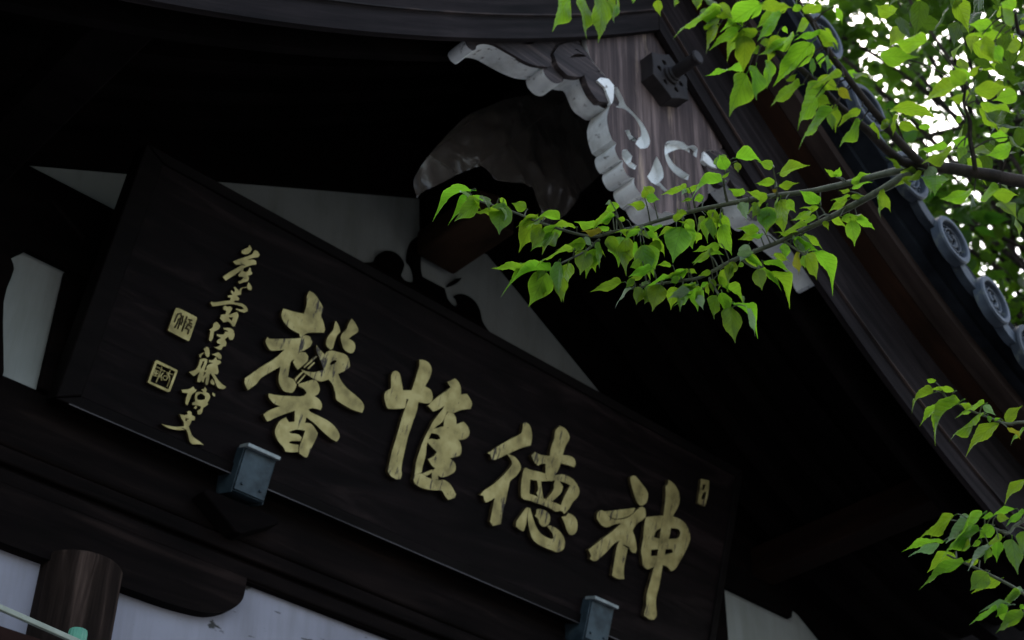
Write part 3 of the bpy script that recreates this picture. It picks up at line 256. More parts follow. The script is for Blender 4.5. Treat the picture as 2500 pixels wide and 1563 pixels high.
def wood(name, stops, grain, rough=0.75, spec=0.25, bstr=0.35, streak=None, dist=0.25, coord='Object'):
    """weathered timber; grain = mapping scale (small value along the grain)"""
    mt, n, b, o = mat(name)
    v = stretched(n, grain, coord)
    n1 = N(n, 'ShaderNodeTexNoise', Scale=1.0, Detail=7.0, Roughness=0.62, Distortion=dist)
    n.links.new(v, n1.inputs['Vector'])
    c = ramp(n, n1.outputs['Fac'], stops)
    v2 = stretched(n, (1.3, 1.3, 1.3))
    n2 = N(n, 'ShaderNodeTexNoise', Scale=2.2, Detail=4.0)
    n.links.new(v2, n2.inputs['Vector'])
    g = ramp(n, n2.outputs['Fac'], [(0.3, (0.55,) * 3), (0.7, (1.25,) * 3)])
    c = mixc(n, 1.0, c, g, 'MULTIPLY')
    if streak:
        v3 = stretched(n, streak[0])
        n3 = N(n, 'ShaderNodeTexNoise', Scale=1.0, Detail=8.0, Roughness=0.7)
        n.links.new(v3, n3.inputs['Vector'])
        f = ramp(n, n3.outputs['Fac'], [(streak[2], (0,) * 3), (streak[2] + 0.13, (1,) * 3)])
        c = mixc(n, f, c, streak[1])
    n.links.new(c, b.inputs['Base Color'])
    b.inputs['Roughness'].default_value = rough
    b.inputs['Specular IOR Level'].default_value = spec
    bump(n, b, n1.outputs['Fac'], bstr, 0.006)
    return mt

def solid(name, c1, c2, scale, rough=0.7, spec=0.3, metal=0.0, bstr=0.15, detail=6.0, lo=0.35, hi=0.65):
    mt, n, b, o = mat(name)
    v = stretched(n, (1, 1, 1))
    n1 = N(n, 'ShaderNodeTexNoise', Scale=scale, Detail=detail, Roughness=0.6)
    n.links.new(v, n1.inputs['Vector'])
    c = ramp(n, n1.outputs['Fac'], [(lo, c1), (hi, c2)])
    n.links.new(c, b.inputs['Base Color'])
    b.inputs['Roughness'].default_value = rough
    b.inputs['Specular IOR Level'].default_value = spec
    b.inputs['Metallic'].default_value = metal
    bump(n, b, n1.outputs['Fac'], bstr, 0.004)
    return mt

M = {}
D0, D1, D2 = (0.0016, 0.0010, 0.0009), (0.0058, 0.0037, 0.0034), (0.018, 0.0118, 0.0102)
M['beam'] = wood('dark_beam_timber', [(0.3, D0), (0.55, D1), (0.8, D2)], (2, 22, 22), 0.85, 0.06, 0.5, None, 0.6)
M['dark'] = wood('near_black_timber', [(0.3, (0.002, 0.0015, 0.0016)), (0.7, (0.006, 0.0042, 0.0040))], (3, 14, 14), 0.95, 0.04)  # timber in one near-black tone
M['post'] = wood('post_timber', [(0.36, (0.0055, 0.0036, 0.0030)), (0.52, (0.017, 0.0112, 0.0090)), (0.68, (0.060, 0.040, 0.032))], (30, 30, 1.6), 0.85, 0.06, 0.6)
M['barge'] = wood('barge_timber', [(0.30, (0.0028, 0.0019, 0.0020)), (0.52, (0.0125, 0.0092, 0.0098)), (0.78, (0.028, 0.0215, 0.0225))], (2.2, 26, 1), 0.8, 0.12, 0.5, None, 0.5, 'UV')
M['deck'] = wood('reddish_deck_timber', [(0.3, (0.013, 0.0055, 0.003)), (0.75, (0.032, 0.014, 0.0075))], (3, 24, 1), 0.85, 0.1, 0.35, None, 0.4, 'UV')
M['verge'] = wood('brown_verge_timber', [(0.3, (0.018, 0.011, 0.009)), (0.75, (0.045, 0.031, 0.026))], (3, 24, 1), 0.8, 0.15, 0.35, None, 0.4, 'UV')
M['pendant'] = wood('pendant_timber_upright_grain', [(0.25, (0.014, 0.010, 0.011)), (0.5, (0.060, 0.042, 0.041)), (0.68, (0.18, 0.132, 0.122))], (34, 20, 1.6), 0.8, 0.25, 0.5,
                    ((12, 9, 1.1), (0.36, 0.27, 0.20), 0.575))
M['carve'] = wood('carved_timber_level_grain', [(0.25, (0.008, 0.0065, 0.0075)), (0.5, (0.040, 0.031, 0.032)), (0.72, (0.13, 0.098, 0.092))], (2.2, 20, 42), 0.8, 0.25, 0.6)
M['boss'] = wood('boss_timber', [(0.3, (0.0075, 0.006, 0.0065)), (0.7, (0.027, 0.0215, 0.022))], (20, 20, 4), 0.75, 0.3)
M['board'] = wood('lacquered_plaque_board', [(0.3, (0.0018, 0.0010, 0.0011)), (0.52, (0.0052, 0.0032, 0.0034)), (0.70, (0.016, 0.0105, 0.0105))], (1.8, 9, 13), 0.65, 0.06, 0.6, None, 1.6)
M['frame'] = wood('rubbed_frame_timber', [(0.3, (0.0018, 0.0012, 0.0012)), (0.7, (0.0065, 0.0047, 0.0047))], (1.4, 9, 16), 0.65, 0.05, 0.4)
M['redbeam'] = wood('reddish_beam', [(0.3, (0.012, 0.005, 0.004)), (0.75, (0.030, 0.013, 0.010))], (3, 20, 20), 0.85, 0.1)
M['nose'] = wood('brown_beam_nose', [(0.3, (0.016, 0.0095, 0.006)), (0.7, (0.050, 0.029, 0.018))], (8, 3, 8), 0.85, 0.1)
M['purlin'] = wood('reddish_purlin', [(0.3, (0.006, 0.0025, 0.002)), (0.75, (0.015, 0.0065, 0.0045))], (14, 2, 14), 0.85, 0.08)
M['bargeglint'] = wood('barge_edge_highlight', [(0.42, (0.012, 0.009, 0.009)), (0.62, (0.085, 0.055, 0.046))], (3, 20, 1), 0.75, 0.2, 0.3, None, 0.3, 'UV')  # lighter tone paints the highlight along the barge step
M['frameglint'] = wood('frame_edge_highlight', [(0.35, (0.018, 0.017, 0.019)), (0.65, (0.085, 0.080, 0.088))], (2.5, 30, 30), 0.5, 0.4, 0.3)  # lighter tone paints the highlight on the plaque's lower edge
M['tile'] = solid('grey_roof_tile', (0.015, 0.022, 0.032), (0.045, 0.058, 0.077), 14, 0.6, 0.35)
M['tiledark'] = solid('tile_bed_painted_shade', (0.004, 0.005, 0.007), (0.014, 0.017, 0.022), 9, 0.85, 0.1)  # tile colour darkened to paint in the shadow under the tiles
_n = M['tile'].node_tree
_b = [x for x in _n.nodes if x.type == 'BSDF_PRINCIPLED'][0]
_src = _b.inputs['Base Color'].links[0].from_socket
_oi = _n.nodes.new('ShaderNodeObjectInfo')
_hv = _n.nodes.new('ShaderNodeHueSaturation')
_mr = _n.nodes.new('ShaderNodeMapRange'); _mr.inputs[3].default_value = 0.6; _mr.inputs[4].default_value = 1.35
_n.links.new(_oi.outputs['Random'], _mr.inputs[0]); _n.links.new(_mr.outputs[0], _hv.inputs['Value'])
_n.links.new(_src, _hv.inputs['Color'])
_l = N(_n, 'ShaderNodeTexNoise', Scale=26.0, Detail=6.0)
_n.links.new(stretched(_n, (1, 1, 1)), _l.inputs['Vector'])
_lf = ramp(_n, _l.outputs['Fac'], [(0.60, (0,) * 3), (0.70, (0.7,) * 3)])
_n.links.new(mixc(_n, _lf, _hv.outputs[0], (0.10, 0.115, 0.095)), _b.inputs['Base Color'])
M['copper'] = solid('aged_copper', (0.010, 0.021, 0.030), (0.042, 0.068, 0.086), 16, 0.55, 0.4, 0.2)
M['lip'] = solid('rubbed_copper_edge', (0.16, 0.19, 0.20), (0.30, 0.34, 0.35), 30, 0.45, 0.5, 0.2)
M['green'] = solid('green_plastic', (0.035, 0.17, 0.10), (0.05, 0.23, 0.135), 30, 0.4, 0.5, 0, 0.02)
M['teal'] = solid('pale_green_plastic', (0.07, 0.20, 0.165), (0.09, 0.25, 0.20), 20, 0.45, 0.5, 0, 0.02)
M['bar'] = solid('pale_painted_bar', (0.19, 0.21, 0.165), (0.25, 0.27, 0.22), 25, 0.6, 0.3, 0, 0.05)
M['ground'] = solid('earth_and_gravel', (0.10, 0.096, 0.088), (0.20, 0.19, 0.175), 40, 0.95, 0.1, 0, 0.5)
M['bark'] = wood('bark', [(0.3, (0.014, 0.011, 0.009)), (0.7, (0.055, 0.042, 0.034))], (40, 40, 9), 0.85, 0.2, 0.8)
M['twig'] = wood('green_twig_bark', [(0.3, (0.045, 0.050, 0.030)), (0.7, (0.12, 0.125, 0.075))], (60, 60, 60), 0.7, 0.3, 0.3)

def plaster(name, c1, c2, scuff, scale):
    mt, n, b, o = mat(name)
    v = stretched(n, (1, 1, 1))
    n1 = N(n, 'ShaderNodeTexNoise', Scale=3.0, Detail=5.0)
    n.links.new(v, n1.inputs['Vector'])
    c = ramp(n, n1.outputs['Fac'], [(0.3, c1), (0.7, c2)])
    vs_ = stretched(n, (14, 14, 1.6))
    n7 = N(n, 'ShaderNodeTexNoise', Scale=1.0, Detail=7.0, Roughness=0.68)
    n.links.new(vs_, n7.inputs['Vector'])
    st_ = ramp(n, n7.outputs['Fac'], [(0.34, (0.84, 0.83, 0.80)), (0.56, (1.0,) * 3)])
    c = mixc(n, 1.0, c, st_, 'MULTIPLY')
    v2 = stretched(n, scale)
    n2 = N(n, 'ShaderNodeTexNoise', Scale=1.0, Detail=5.0, Roughness=0.55)
    n.links.new(v2, n2.inputs['Vector'])
    f = ramp(n, n2.outputs['Fac'], [(scuff, (0,) * 3), (scuff + 0.035, (1,) * 3)])
    c = mixc(n, f, c, (0.05, 0.05, 0.05))
    n.links.new(c, b.inputs['Base Color'])
    b.inputs['Roughness'].default_value = 0.9
    b.inputs['Specular IOR Level'].default_value = 0.15
    n3 = N(n, 'ShaderNodeTexNoise', Scale=60.0, Detail=4.0)
    n.links.new(v, n3.inputs['Vector'])
    bump(n, b, n3.outputs['Fac'], 0.15, 0.003)
    return mt
M['plaster'] = plaster('grey_gable_plaster', (0.215, 0.235, 0.225), (0.30, 0.32, 0.31), 0.80, (9, 9, 14))
M['white'] = plaster('white_wall_plaster', (0.21, 0.21, 0.25), (0.28, 0.28, 0.33), 0.625, (9, 9, 26))

def chalk():
    mt, n, b, o = mat('chipped_white_edge_paint')
    v = stretched(n, (1, 1, 1))
    n1 = N(n, 'ShaderNodeTexNoise', Scale=9.0, Detail=5.0)
    n.links.new(v, n1.inputs['Vector'])
    c = ramp(n, n1.outputs['Fac'], [(0.3, (0.66, 0.68, 0.67)), (0.7, (0.84, 0.85, 0.84))])
    n2 = N(n, 'ShaderNodeTexNoise', Scale=38.0, Detail=7.0, Roughness=0.65)
    n.links.new(v, n2.inputs['Vector'])
    f = ramp(n, n2.outputs['Fac'], [(0.60, (0,) * 3), (0.69, (1,) * 3)])
    n5 = N(n, 'ShaderNodeTexNoise', Scale=6.0, Detail=8.0, Roughness=0.7)
    n.links.new(v, n5.inputs['Vector'])
    dirt = ramp(n, n5.outputs['Fac'], [(0.34, (0.62, 0.61, 0.59)), (0.52, (1.0,) * 3)])
    c = mixc(n, 1.0, c, dirt, 'MULTIPLY')
    c = mixc(n, f, c, (0.12, 0.10, 0.085))
    n.links.new(c, b.inputs['Base Color'])
    b.inputs['Roughness'].default_value = 0.75
    bump(n, b, n2.outputs['Fac'], 0.3, 0.004)
    return mt
M['chalk'] = chalk()

def gold(name, wear):
    mt, n, b, o = mat(name)
    v = stretched(n, (1, 1, 1))
    n1 = N(n, 'ShaderNodeTexNoise', Scale=22.0, Detail=5.0)
    n.links.new(v, n1.inputs['Vector'])
    c = ramp(n, n1.outputs['Fac'], [(0.30, (0.19, 0.158, 0.062)), (0.5, (0.34, 0.288, 0.115)), (0.68, (0.45, 0.39, 0.175))])
    # dry-brush streaks and pin-holes where the leaf has gone
    v2 = stretched(n, (110, 110, 15))
    n2 = N(n, 'ShaderNodeTexNoise', Scale=1.0, Detail=6.0, Roughness=0.7)
    n.links.new(v2, n2.inputs['Vector'])
    v3 = stretched(n, (5.5, 5.5, 5.5))
    n3 = N(n, 'ShaderNodeTexNoise', Scale=1.6, Detail=1.0)
    n.links.new(v3, n3.inputs['Vector'])
    ad = N(n, 'ShaderNodeMath', operation='MULTIPLY_ADD')
    n.links.new(n3.outputs['Fac'], ad.inputs[0])
    ad.inputs[1].default_value = 0.55
    n.links.new(n2.outputs['Fac'], ad.inputs[2])
    f0 = ramp(n, ad.outputs[0], [(wear, (0,) * 3), (wear + 0.06, (1,) * 3)])
    n4 = N(n, 'ShaderNodeTexNoise', Scale=75.0, Detail=3.0)
    n.links.new(v, n4.inputs['Vector'])
    f4 = ramp(n, n4.outputs['Fac'], [(0.68, (0,) * 3), (0.74, (0.7,) * 3)])
    mxx = N(n, 'ShaderNodeMath', operation='MAXIMUM')
    n.links.new(f0, mxx.inputs[0]); n.links.new(f4, mxx.inputs[1])
    f = mxx.outputs[0]
    c2 = mixc(n, f, c, (0.022, 0.013, 0.008))
    n.links.new(c2, b.inputs['Base Color'])
    inv = N(n, 'ShaderNodeMath', operation='MULTIPLY_ADD')
    n.links.new(f, inv.inputs[0])
    inv.inputs[1].default_value = -0.55
    inv.inputs[2].default_value = 0.55
    n.links.new(inv.outputs[0], b.inputs['Metallic'])
    b.inputs['Roughness'].default_value = 0.55
    bump(n, b, n1.outputs['Fac'], 0.35, 0.004)
    return mt
M['gold'] = gold('gold_leaf', 0.875)
M['goldclean'] = gold('clean_gold_leaf', 1.3)
M['goldworn'] = gold('worn_gold_leaf', 0.77)
M['goldside'] = solid('dark_letter_side', (0.012, 0.008, 0.004), (0.06, 0.043, 0.018), 30, 0.7, 0.2)

def sheet_mat():
    mt, n, b, o = mat('clear_plastic_sheet')
    n.nodes.remove(b)
    tr = N(n, 'ShaderNodeBsdfTransparent')
    tr.inputs[0].default_value = (0.86, 0.88, 0.88, 1)
    gl = N(n, 'ShaderNodeBsdfGlossy')
    gl.inputs['Roughness'].default_value = 0.22
    gl.inputs['Color'].default_value = (0.8, 0.82, 0.88, 1)
    df = N(n, 'ShaderNodeBsdfTranslucent')
    df.inputs[0].default_value = (0.10, 0.10, 0.10, 1)
    dd = N(n, 'ShaderNodeBsdfDiffuse')
    dd.inputs[0].default_value = (0.23, 0.20, 0.175, 1)
    m0 = N(n, 'ShaderNodeMixShader'); m0.inputs[0].default_value = 0.5
    n.links.new(df.outputs[0], m0.inputs[1]); n.links.new(dd.outputs[0], m0.inputs[2])
    m1 = N(n, 'ShaderNodeMixShader'); m1.inputs[0].default_value = 0.55
    n.links.new(tr.outputs[0], m1.inputs[1]); n.links.new(m0.outputs[0], m1.inputs[2])
    fr = N(n, 'ShaderNodeLayerWeight'); fr.inputs[0].default_value = 0.12
    m2 = N(n, 'ShaderNodeMixShader')
    n.links.new(fr.outputs['Facing'], m2.inputs[0])
    n.links.new(m1.outputs[0], m2.inputs[1]); n.links.new(gl.outputs[0], m2.inputs[2])
    n.links.new(m2.outputs[0], o.inputs[0])
    return mt
M['sheet'] = sheet_mat()

def leaf_mat(name, base, trans, tmix, rough=0.45):
    mt, n, b, o = mat(name)
    uv = N(n, 'ShaderNodeUVMap')
    sep = N(n, 'ShaderNodeSeparateXYZ')
    n.links.new(uv.outputs[0], sep.inputs[0])
    ax = N(n, 'ShaderNodeMath', operation='ABSOLUTE')
    sb = N(n, 'ShaderNodeMath', operation='SUBTRACT')
    n.links.new(sep.outputs['X'], sb.inputs[0]); sb.inputs[1].default_value = 0.5
    n.links.new(sb.outputs[0], ax.inputs[0])
    # side veins: stripes of v - |x|
    k1 = N(n, 'ShaderNodeMath', operation='MULTIPLY_ADD')
    n.links.new(ax.outputs[0], k1.inputs[0]); k1.inputs[1].default_value = -0.75
    n.links.new(sep.outputs['Y'], k1.inputs[2])
    k2 = N(n, 'ShaderNodeMath', operation='MULTIPLY'); k2.inputs[1].default_value = 44.0
    n.links.new(k1.outputs[0], k2.inputs[0])
    k3 = N(n, 'ShaderNodeMath', operation='SINE')
    n.links.new(k2.outputs[0], k3.inputs[0])
    vein = ramp(n, k3.outputs[0], [(0.80, (0,) * 3), (1.0, (1,) * 3)])
    mid = ramp(n, ax.outputs[0], [(0.012, (1,) * 3), (0.030, (0,) * 3)])
    mx = N(n, 'ShaderNodeMath', operation='MAXIMUM')
    n.links.new(vein, mx.inputs[0]); n.links.new(mid, mx.inputs[1])
    oi = N(n, 'ShaderNodeObjectInfo')
    tc = N(n, 'ShaderNodeTexCoord')
    no = N(n, 'ShaderNodeTexNoise', Scale=2.5, Detail=5.0)
    n.links.new(uv.outputs[0], no.inputs['Vector'])
    hv = N(n, 'ShaderNodeHueSaturation')
    r1 = N(n, 'ShaderNodeMapRange'); n.links.new(oi.outputs['Random'], r1.inputs[0])
    r1.inputs[3].default_value = 0.505; r1.inputs[4].default_value = 0.545
    n.links.new(r1.outputs[0], hv.inputs['Hue'])
    r2 = N(n, 'ShaderNodeMapRange'); n.links.new(no.outputs['Fac'], r2.inputs[0])
    r2.inputs[3].default_value = 0.75; r2.inputs[4].default_value = 1.25
    r3 = N(n, 'ShaderNodeMath', operation='MULTIPLY_ADD')
    n.links.new(oi.outputs['Random'], r3.inputs[0]); r3.inputs[1].default_value = 0.35; r3.inputs[2].default_value = 0.82
    r4 = N(n, 'ShaderNodeMath', operation='MULTIPLY')
    n.links.new(r2.outputs[0], r4.inputs[0]); n.links.new(r3.outputs[0], r4.inputs[1])
    n.links.new(r4.outputs[0], hv.inputs['Value'])
    f = N(n, 'ShaderNodeMath', operation='MULTIPLY'); f.inputs[1].default_value = 0.42
    n.links.new(mx.outputs[0], f.inputs[0])
    eu = N(n, 'ShaderNodeUVMap', uv_map='EDGE')
    es = N(n, 'ShaderNodeSeparateXYZ'); n.links.new(eu.outputs[0], es.inputs[0])
    ea = N(n, 'ShaderNodeMath', operation='ABSOLUTE'); n.links.new(es.outputs['X'], ea.inputs[0])
    rim_highlight = ramp(n, ea.outputs[0], [(0.86, (0,) * 3), (0.97, (0.6,) * 3)])  # highlight along the leaf margin, put into the colour
    ct = mixc(n, f.outputs[0], trans, tuple(0.45 * x for x in trans))
    ct = mixc(n, rim_highlight, ct, (min(1, trans[0] * 1.7), min(1, trans[1] * 1.45), trans[2] * 2.2))
    sp = N(n, 'ShaderNodeTexNoise', Scale=9.0, Detail=4.0)
    n.links.new(tc.outputs['Object'], sp.inputs['Vector'])
    spot = ramp(n, sp.outputs['Fac'], [(0.70, (0,) * 3), (0.74, (0.7,) * 3)])
    ct = mixc(n, spot, ct, (0.09, 0.07, 0.01))
    n.links.new(ct, hv.inputs['Color'])
    b.inputs['Base Color'].default_value = (*base, 1)
    b.inputs['Roughness'].default_value = rough
    b.inputs['Specular IOR Level'].default_value = 0.4
    t = N(n, 'ShaderNodeBsdfTranslucent')
    n.links.new(hv.outputs[0], t.inputs[0])
    hb = N(n, 'ShaderNodeHueSaturation'); hb.inputs['Color'].default_value = (*base, 1)
    n.links.new(r1.outputs[0], hb.inputs['Hue']); n.links.new(r4.outputs[0], hb.inputs['Value'])
    n.links.new(hb.outputs[0], b.inputs['Base Color'])
    bump(n, b, k3.outputs[0], 0.25, 0.002)
    ms = N(n, 'ShaderNodeMixShader'); ms.inputs[0].default_value = tmix
    n.links.new(b.outputs[0], ms.inputs[1]); n.links.new(t.outputs[0], ms.inputs[2])
    n.links.new(ms.outputs[0], o.inputs[0])
    return mt
LM = {'n': leaf_mat('young_leaf', (0.065, 0.105, 0.011), (0.34, 0.50, 0.018), 0.64),
      'g': leaf_mat('sky_sheen_leaf', (0.27, 0.34, 0.24), (0.24, 0.36, 0.08), 0.40, 0.35),  # pale copy: sky reflection on turned leaves put into the colour
      'd': leaf_mat('painted_shade_leaf', (0.055, 0.090, 0.010), (0.28, 0.42, 0.015), 0.62),  # darker copy: shade from overlapping leaves put into the colour
      'y': leaf_mat('yellowing_leaf', (0.12, 0.09, 0.010), (0.32, 0.25, 0.015), 0.55)}
LM['a'] = LM['n']
LM['far'] = leaf_mat('tree_leaf', (0.024, 0.046, 0.007), (0.100, 0.175, 0.009), 0.5)
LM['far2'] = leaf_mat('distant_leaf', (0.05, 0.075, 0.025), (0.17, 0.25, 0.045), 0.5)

def link(name, me, mats, parent=None, smooth=None):
    ob = bpy.data.objects.new(name, me)
    for x in mats:
        me.materials.append(x)
    COL.objects.link(ob)
    if parent is not None:
        ob.parent = parent
        ob.matrix_parent_inverse = Matrix.Identity(4)
        ob.matrix_basis = PINV.get(parent.name, Matrix.Identity(4))
    if smooth is not None and len(me.polygons):
        me.polygons.foreach_set('use_smooth', [True] * len(me.polygons))
        me.set_sharp_from_angle(angle=math.radians(smooth))
    return ob
PINV = {}

def thing(name, label, cat, loc, group=None, world_children=True):
    o = bpy.data.objects.new(name, None)
    o.empty_display_size = 0.1
    COL.objects.link(o)
    o.location = loc
    o['label'] = label
    o['category'] = cat
    if group:
        o['group'] = group
    if world_children:
        PINV[o.name] = Matrix.Translation(-Vector(loc))     # children are written in world metres
    return o

def tag(o, label, cat, group=None):
    o['label'] = label
    o['category'] = cat
    if group:
        o['group'] = group

def pp(s, k=0.001):
    return [tuple(float(v) * k for v in a.split(',')) for a in s.split()]

def smooth_loop(pts, n=3, corner=52):
    """Catmull-Rom through the points, keeping sharp corners"""
    L = len(pts)
    P = [Vector((p[0], p[1])) for p in pts]
    sharp = []
    for i in range(L):
        a, b = P[i] - P[i - 1], P[(i + 1) % L] - P[i]
        sharp.append(a.length < 1e-9 or b.length < 1e-9 or a.angle(b) > math.radians(corner))
    out = []
    for i in range(L):
        p0, p1, p2, p3 = P[i - 1], P[i], P[(i + 1) % L], P[(i + 2) % L]
        m1 = (p2 - p1) * 0.5 if sharp[i] else (p2 - p0) * 0.5
        m2 = (p2 - p1) * 0.5 if sharp[(i + 1) % L] else (p3 - p1) * 0.5
        d = (p2 - p1).length
        if m1.length > 1.3 * d: m1 = m1.normalized() * 1.3 * d
        if m2.length > 1.3 * d: m2 = m2.normalized() * 1.3 * d
        for j in range(n):
            t = j / n
            h = ((2 * t ** 3 - 3 * t ** 2 + 1), (t ** 3 - 2 * t ** 2 + t), (-2 * t ** 3 + 3 * t ** 2), (t ** 3 - t ** 2))
            q = p1 * h[0] + m1 * h[1] + p2 * h[2] + m2 * h[3]
            if not out or (q - out[-1]).length > 1e-5:
                out.append(q)
    return [(q.x, q.y) for q in out]

def prism(bm, outer, holes, f, w0, w1, mi_face=0, mi_side=1, chamfer=0.0):
    """extrude outline (with holes) between offsets w0 (front) and w1 (back); f(u, v, w) -> Vector"""
    loops = [outer] + list(holes)
    tris = tessellate_polygon([[Vector((p[0], p[1], 0)) for p in l] for l in loops])
    flat = [p for l in loops for p in l]
    F = [bm.verts.new(f(p[0], p[1], w0)) for p in flat]
    Bk = [bm.verts.new(f(p[0], p[1], w1)) for p in flat]
    for a, b, c in tris:
        try:
            fc = bm.faces.new((F[a], F[b], F[c])); fc.material_index = mi_face
            fc = bm.faces.new((Bk[c], Bk[b], Bk[a])); fc.material_index = mi_face
        except ValueError:
            pass
    k = 0
    for l in loops:
        L = len(l)
        for i in range(L):
            a, b = k + i, k + (i + 1) % L
            try:
                fc = bm.faces.new((F[a], F[b], Bk[b], Bk[a])); fc.material_index = mi_side
            except ValueError:
                pass
        k += L

def box(bm, a, b, mi=0, M4=None):
    vs = [Vector((x, y, z)) for x in (a[0], b[0]) for y in (a[1], b[1]) for z in (a[2], b[2])]
    if M4 is not None:
        vs = [M4 @ v for v in vs]
    v = [bm.verts.new(p) for p in vs]
    for q in ((0, 1, 3, 2), (4, 6, 7, 5), (0, 4, 5, 1), (2, 3, 7, 6), (0, 2, 6, 4), (1, 5, 7, 3)):
        fc = bm.faces.new([v[i] for i in q]); fc.material_index = mi

def finish(bm, name, mats, parent=None, smooth=35, bevel=0.0, seg=2):
    bmesh.ops.recalc_face_normals(bm, faces=bm.faces[:])
    me = bpy.data.meshes.new(name)
    bm.to_mesh(me)
    bm.free()
    ob = link(name, me, mats, parent, smooth)
    if bevel:
        md = ob.modifiers.new('soft_edges', 'BEVEL')
        md.width = bevel
        md.segments = seg
        md.limit_method = 'ANGLE'
        md.angle_limit = math.radians(50)
        md.use_clamp_overlap = True
    return ob

def boxpart(name, a, b, mt, parent, bevel=0.006):
    bm = bmesh.new()
    box(bm, a, b)
    return finish(bm, name, [mt], parent, 35, bevel)

def tube(bm, path, sides=7, cap=True):
    """path: list of (Vector, radius)"""
    rings = []
    up = Vector((0.13, 0.21, 0.97))
    for i, (p, r) in enumerate(path):
        d = (path[min(i + 1, len(path) - 1)][0] - path[max(i - 1, 0)][0]).normalized()
        a = d.cross(up)
        if a.length < 0.05: a = d.cross(Vector((1, 0, 0)))
        a.normalize(); b = d.cross(a)
        rings.append([bm.verts.new(p + (a * math.cos(t) + b * math.sin(t)) * r) for t in [2 * math.pi * j / sides for j in range(sides)]])
    for A, B in zip(rings, rings[1:]):
        for j in range(sides):
            bm.faces.new((A[j], A[(j + 1) % sides], B[(j + 1) % sides], B[j]))
    if cap:
        bm.faces.new(rings[0]); bm.faces.new(rings[-1][::-1])

def lathe(bm, prof, f, n=32, mi=0):
    """prof: list of (radius, height); f(x, y, h) -> Vector"""
    R = []
    for r, h in prof:
        if r < 1e-6:
            R.append([bm.verts.new(f(0, 0, h))])
        else:
            R.append([bm.verts.new(f(r * math.cos(2 * math.pi * i / n), r * math.sin(2 * math.pi * i / n), h)) for i in range(n)])
    for A, B in zip(R, R[1:]):
        for i in range(n):
            q = [A[i % len(A)], A[(i + 1) % len(A)], B[(i + 1) % len(B)], B[i % len(B)]]
            q = list(dict.fromkeys(q))
            if len(q) > 2:
                fc = bm.faces.new(q); fc.material_index = mi

# ------------------------------------------------------------------ ground
bm = bmesh.new()
bmesh.ops.create_grid(bm, x_segments=40, y_segments=40, size=600)
g = finish(bm, 'ground', [M['ground']])
g['kind'] = 'structure'

# ------------------------------------------------------------------ the gatehouse
XC, ZA, YG = 2.642, 5.25, 2.20
TEMPLE = thing('temple_building', 'dark timber temple building with a tiled gable over the plaque', 'building', (XC, 3.6, 0))
def drop(dx):
    a = abs(dx)
    if dx < 0:
        return 0.86 * a - 0.105 * a * a
    return 1.03 * a - 0.185 * a * a
def rake(name, sec, mats, sgn, x0=0.0, x1=2.45, steps=26, bevel=0.0, mis=None, smooth=30):
    """sweep a section [(y, h)...] down one side of the gable"""
    bm = bmesh.new()
    rings = []
    for i in range(steps + 1):
        dx = sgn * (x0 + (x1 - x0) * i / steps)
        z = ZA - drop(dx)
        rings.append([bm.verts.new((XC + dx, y, z + h)) for y, h in sec])
    L = len(sec)
    uvl = bm.loops.layers.uv.new('UVMap')
    for i, (A, B) in enumerate(zip(rings, rings[1:])):
        for j in range(L):
            fc = bm.faces.new((A[j], A[(j + 1) % L], B[(j + 1) % L], B[j]))
            k = (j + 1) % L
            du = (x1 - x0) / steps * 1.22
            for lp, (uu, q) in zip(fc.loops, ((i, j), (i, k), (i + 1, k), (i + 1, j))):
                lp[uvl].uv = (uu * du + (7.3 if sgn < 0 else 0), sec[q][0] * 1.07 + sec[q][1])
            if mis: fc.material_index = mis[j]
    bm.faces.new(rings[0]); bm.faces.new(rings[-1][::-1])
    return finish(bm, name, mats, TEMPLE, smooth, bevel)

for s in (-1, 1):
    rake('barge_board', [(2.208, 0.0), (2.208, 0.080), (2.200, 0.088), (2.200, 0.330), (2.188, 0.342), (2.188, 0.357), (2.228, 0.357), (2.228, 0.0)], [M['barge']], s, 0.0015)
    rake('barge_highlight_strip', [(2.1965, 0.084), (2.1965, 0.090), (2.2035, 0.090), (2.2035, 0.084)], [M['bargeglint']], s, 0.002)  # thin strip added as a painted highlight on the step edge
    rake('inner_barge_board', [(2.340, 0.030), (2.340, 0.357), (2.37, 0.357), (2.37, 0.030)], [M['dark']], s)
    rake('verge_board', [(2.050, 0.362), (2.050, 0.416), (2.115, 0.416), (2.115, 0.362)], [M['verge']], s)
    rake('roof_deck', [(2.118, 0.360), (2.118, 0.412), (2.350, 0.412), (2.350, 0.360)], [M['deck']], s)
    rake('roof_soffit', [(2.352, 0.359), (2.352, 0.411), (6.6, 0.411), (6.6, 0.359)], [M['dark']], s)  # inner part of the deck; shade under the roof put into its colour
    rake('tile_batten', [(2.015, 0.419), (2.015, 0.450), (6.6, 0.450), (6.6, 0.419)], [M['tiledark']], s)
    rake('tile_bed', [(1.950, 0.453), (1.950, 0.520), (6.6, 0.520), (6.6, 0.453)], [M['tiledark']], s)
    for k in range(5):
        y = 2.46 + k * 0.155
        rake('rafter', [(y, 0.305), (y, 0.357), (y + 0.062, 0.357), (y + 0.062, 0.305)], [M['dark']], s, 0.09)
boxpart('ridge_beam', (XC - 0.085, 2.375, ZA + 0.10), (XC + 0.085, 6.4, ZA + 0.30), M['dark'], TEMPLE)
boxpart('purlin', (4.215, 2.375, 4.27), (4.335, 6.4, 4.385), M['purlin'], TEMPLE)
boxpart('purlin', (0.95, 2.375, 4.20), (1.07, 6.4, 4.32), M['dark'], TEMPLE)

